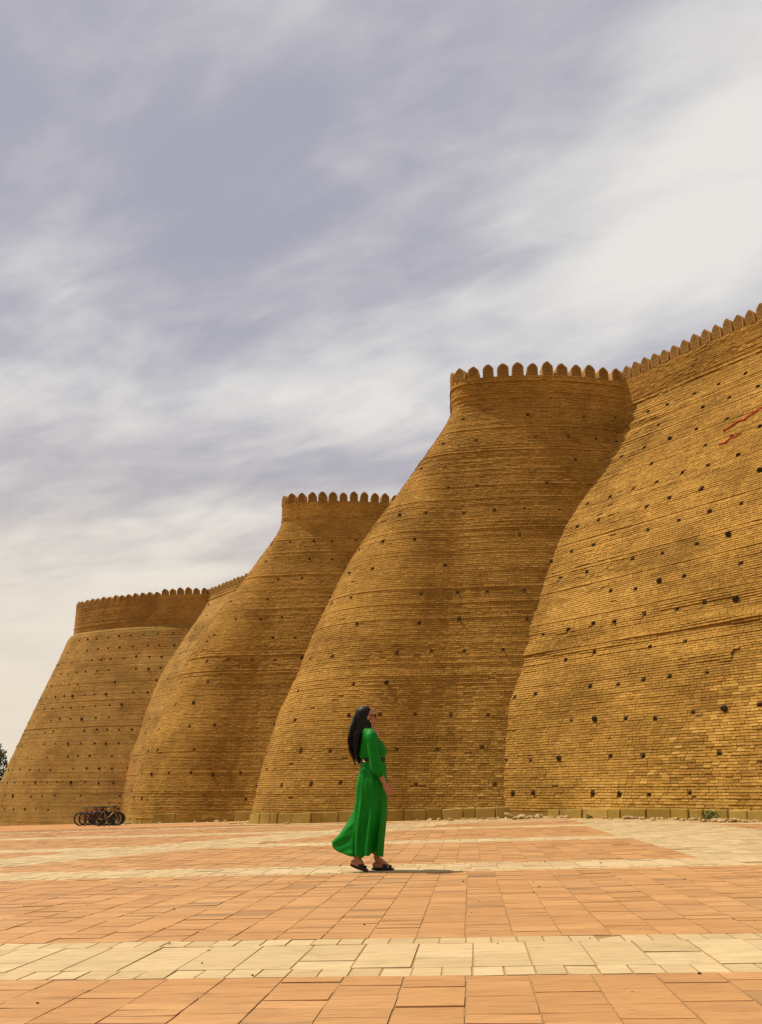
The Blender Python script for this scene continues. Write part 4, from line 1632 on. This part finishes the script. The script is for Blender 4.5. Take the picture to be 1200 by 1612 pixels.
    for i in range(26):       # loose locks and flyaway strands
        y = r.uniform(-.09, .09)
        x0 = -.285 - r.uniform(0, .02)
        fly = r.uniform(0, .022) if i > 5 else r.uniform(.01, .035)
        pts = [(x0, y, 1.56), (x0 - .015 - fly * .6, y * 1.05, 1.44), (x0 - .024 - fly, y * 1.08, 1.32), (x0 - .008 - fly, y, 1.20 + r.normal(0, .01)), (x0 + .03 - fly * .4, y * .8, 1.10 + r.normal(0, .03))]
        tube_bm(bm, pts, [.004, .005, .005, .004, .001], 5)
    for i in range(8):        # a lock over the far shoulder
        tube_bm(bm, [(-.112, .03 + .004 * i, 1.47), (-.085, .045 + .004 * i, 1.42), (-.05 + r.normal(0, .004), .05 + .004 * i, 1.375 + r.normal(0, .006)), (-.036 + r.normal(0, .005), .05 + .003 * i, 1.350)], [.007, .007, .006, .001], 5)
    o = bpy.data.objects.new('lock', bm_mesh('lock', shift(bm), M['hair'], True)); link(o, hair)
    # ---- sunglasses
    bm = bmesh.new()
    for s in (-1, 1):
        ellipsoid(bm, (-.056, s * .031, 1.570), (.006, .027, .021), Matrix.Rotation(.38, 4, 'Y'))
        tube_bm(bm, [(-.058, s * .056, 1.576), (-.10, s * .068, 1.572), (-.14, s * .074, 1.566)], .004, 6)
    tube_bm(bm, [(-.05, -.012, 1.574), (-.05, .012, 1.574)], .004, 6)
    add('sunglasses', bm_mesh('sunglasses', shift(bm), M['lens'], True))
    bm = bmesh.new()
    ellipsoid(bm, (-.112, -.078, 1.507), (.006, .006, .012))
    add('earring', bm_mesh('earring', shift(bm), M['gold'], True))
    # ---- sandals
    for (hx, hz, tx, tz, y) in ((-.318, .062, -.130, .006, -.05), (-.098, .014, .138, .006, .065)):
        bm = bmesh.new()
        n = 22
        top, bot = [], []
        for k in range(n):
            a = 6.28318 * k / n
            ca, sa = math.cos(a), math.sin(a)
            f = (ca + 1) / 2
            xx = hx + (tx - hx) * f
            hz_ = hz * (1 - f) ** 1.6 + tz * (1 - (1 - f) ** 1.6)
            wy = (.030 + .012 * f) * sa * (1 - .12 * abs(ca) ** 6)
            top.append(bm.verts.new((xx, y + wy, hz_ + .014))); bot.append(bm.verts.new((xx, y + wy * .95, hz_ - .008)))
        bm.faces.new(top); bm.faces.new(bot[::-1])
        for k in range(n): bm.faces.new((top[k], bot[k], bot[(k + 1) % n], top[(k + 1) % n]))
        sd = add('sandal', bm_mesh('sandal', shift(bm), M['leather']))
        for fx, wd, rise in ((.60, .046, .062), (.82, .034, .040)):
            bm = bmesh.new()
            prev = None
            cx = hx + (tx - hx) * fx
            cz = hz * (1 - fx) ** 1.6 + tz * (1 - (1 - fx) ** 1.6)
            sl = -.30 if fx < .7 else -.2
            for k in range(13):
                a = math.pi * k / 12
                cur = []
                for e in (-1, 1):
                    for q in (1.0, .90):
                        cur.append(bm.verts.new((cx + e * wd / 2, y + .043 * q * math.cos(a), cz + .008 + (rise + sl * e * wd / 2) * q * math.sin(a))))
                if prev:
                    for (i1, i2) in ((0, 1), (1, 3), (3, 2), (2, 0)): bm.faces.new((prev[i1], prev[i2], cur[i2], cur[i1]))
                prev = cur
            o = bpy.data.objects.new('strap', bm_mesh('strap', shift(bm), M['leather'], True)); link(o, sd)


build_woman()
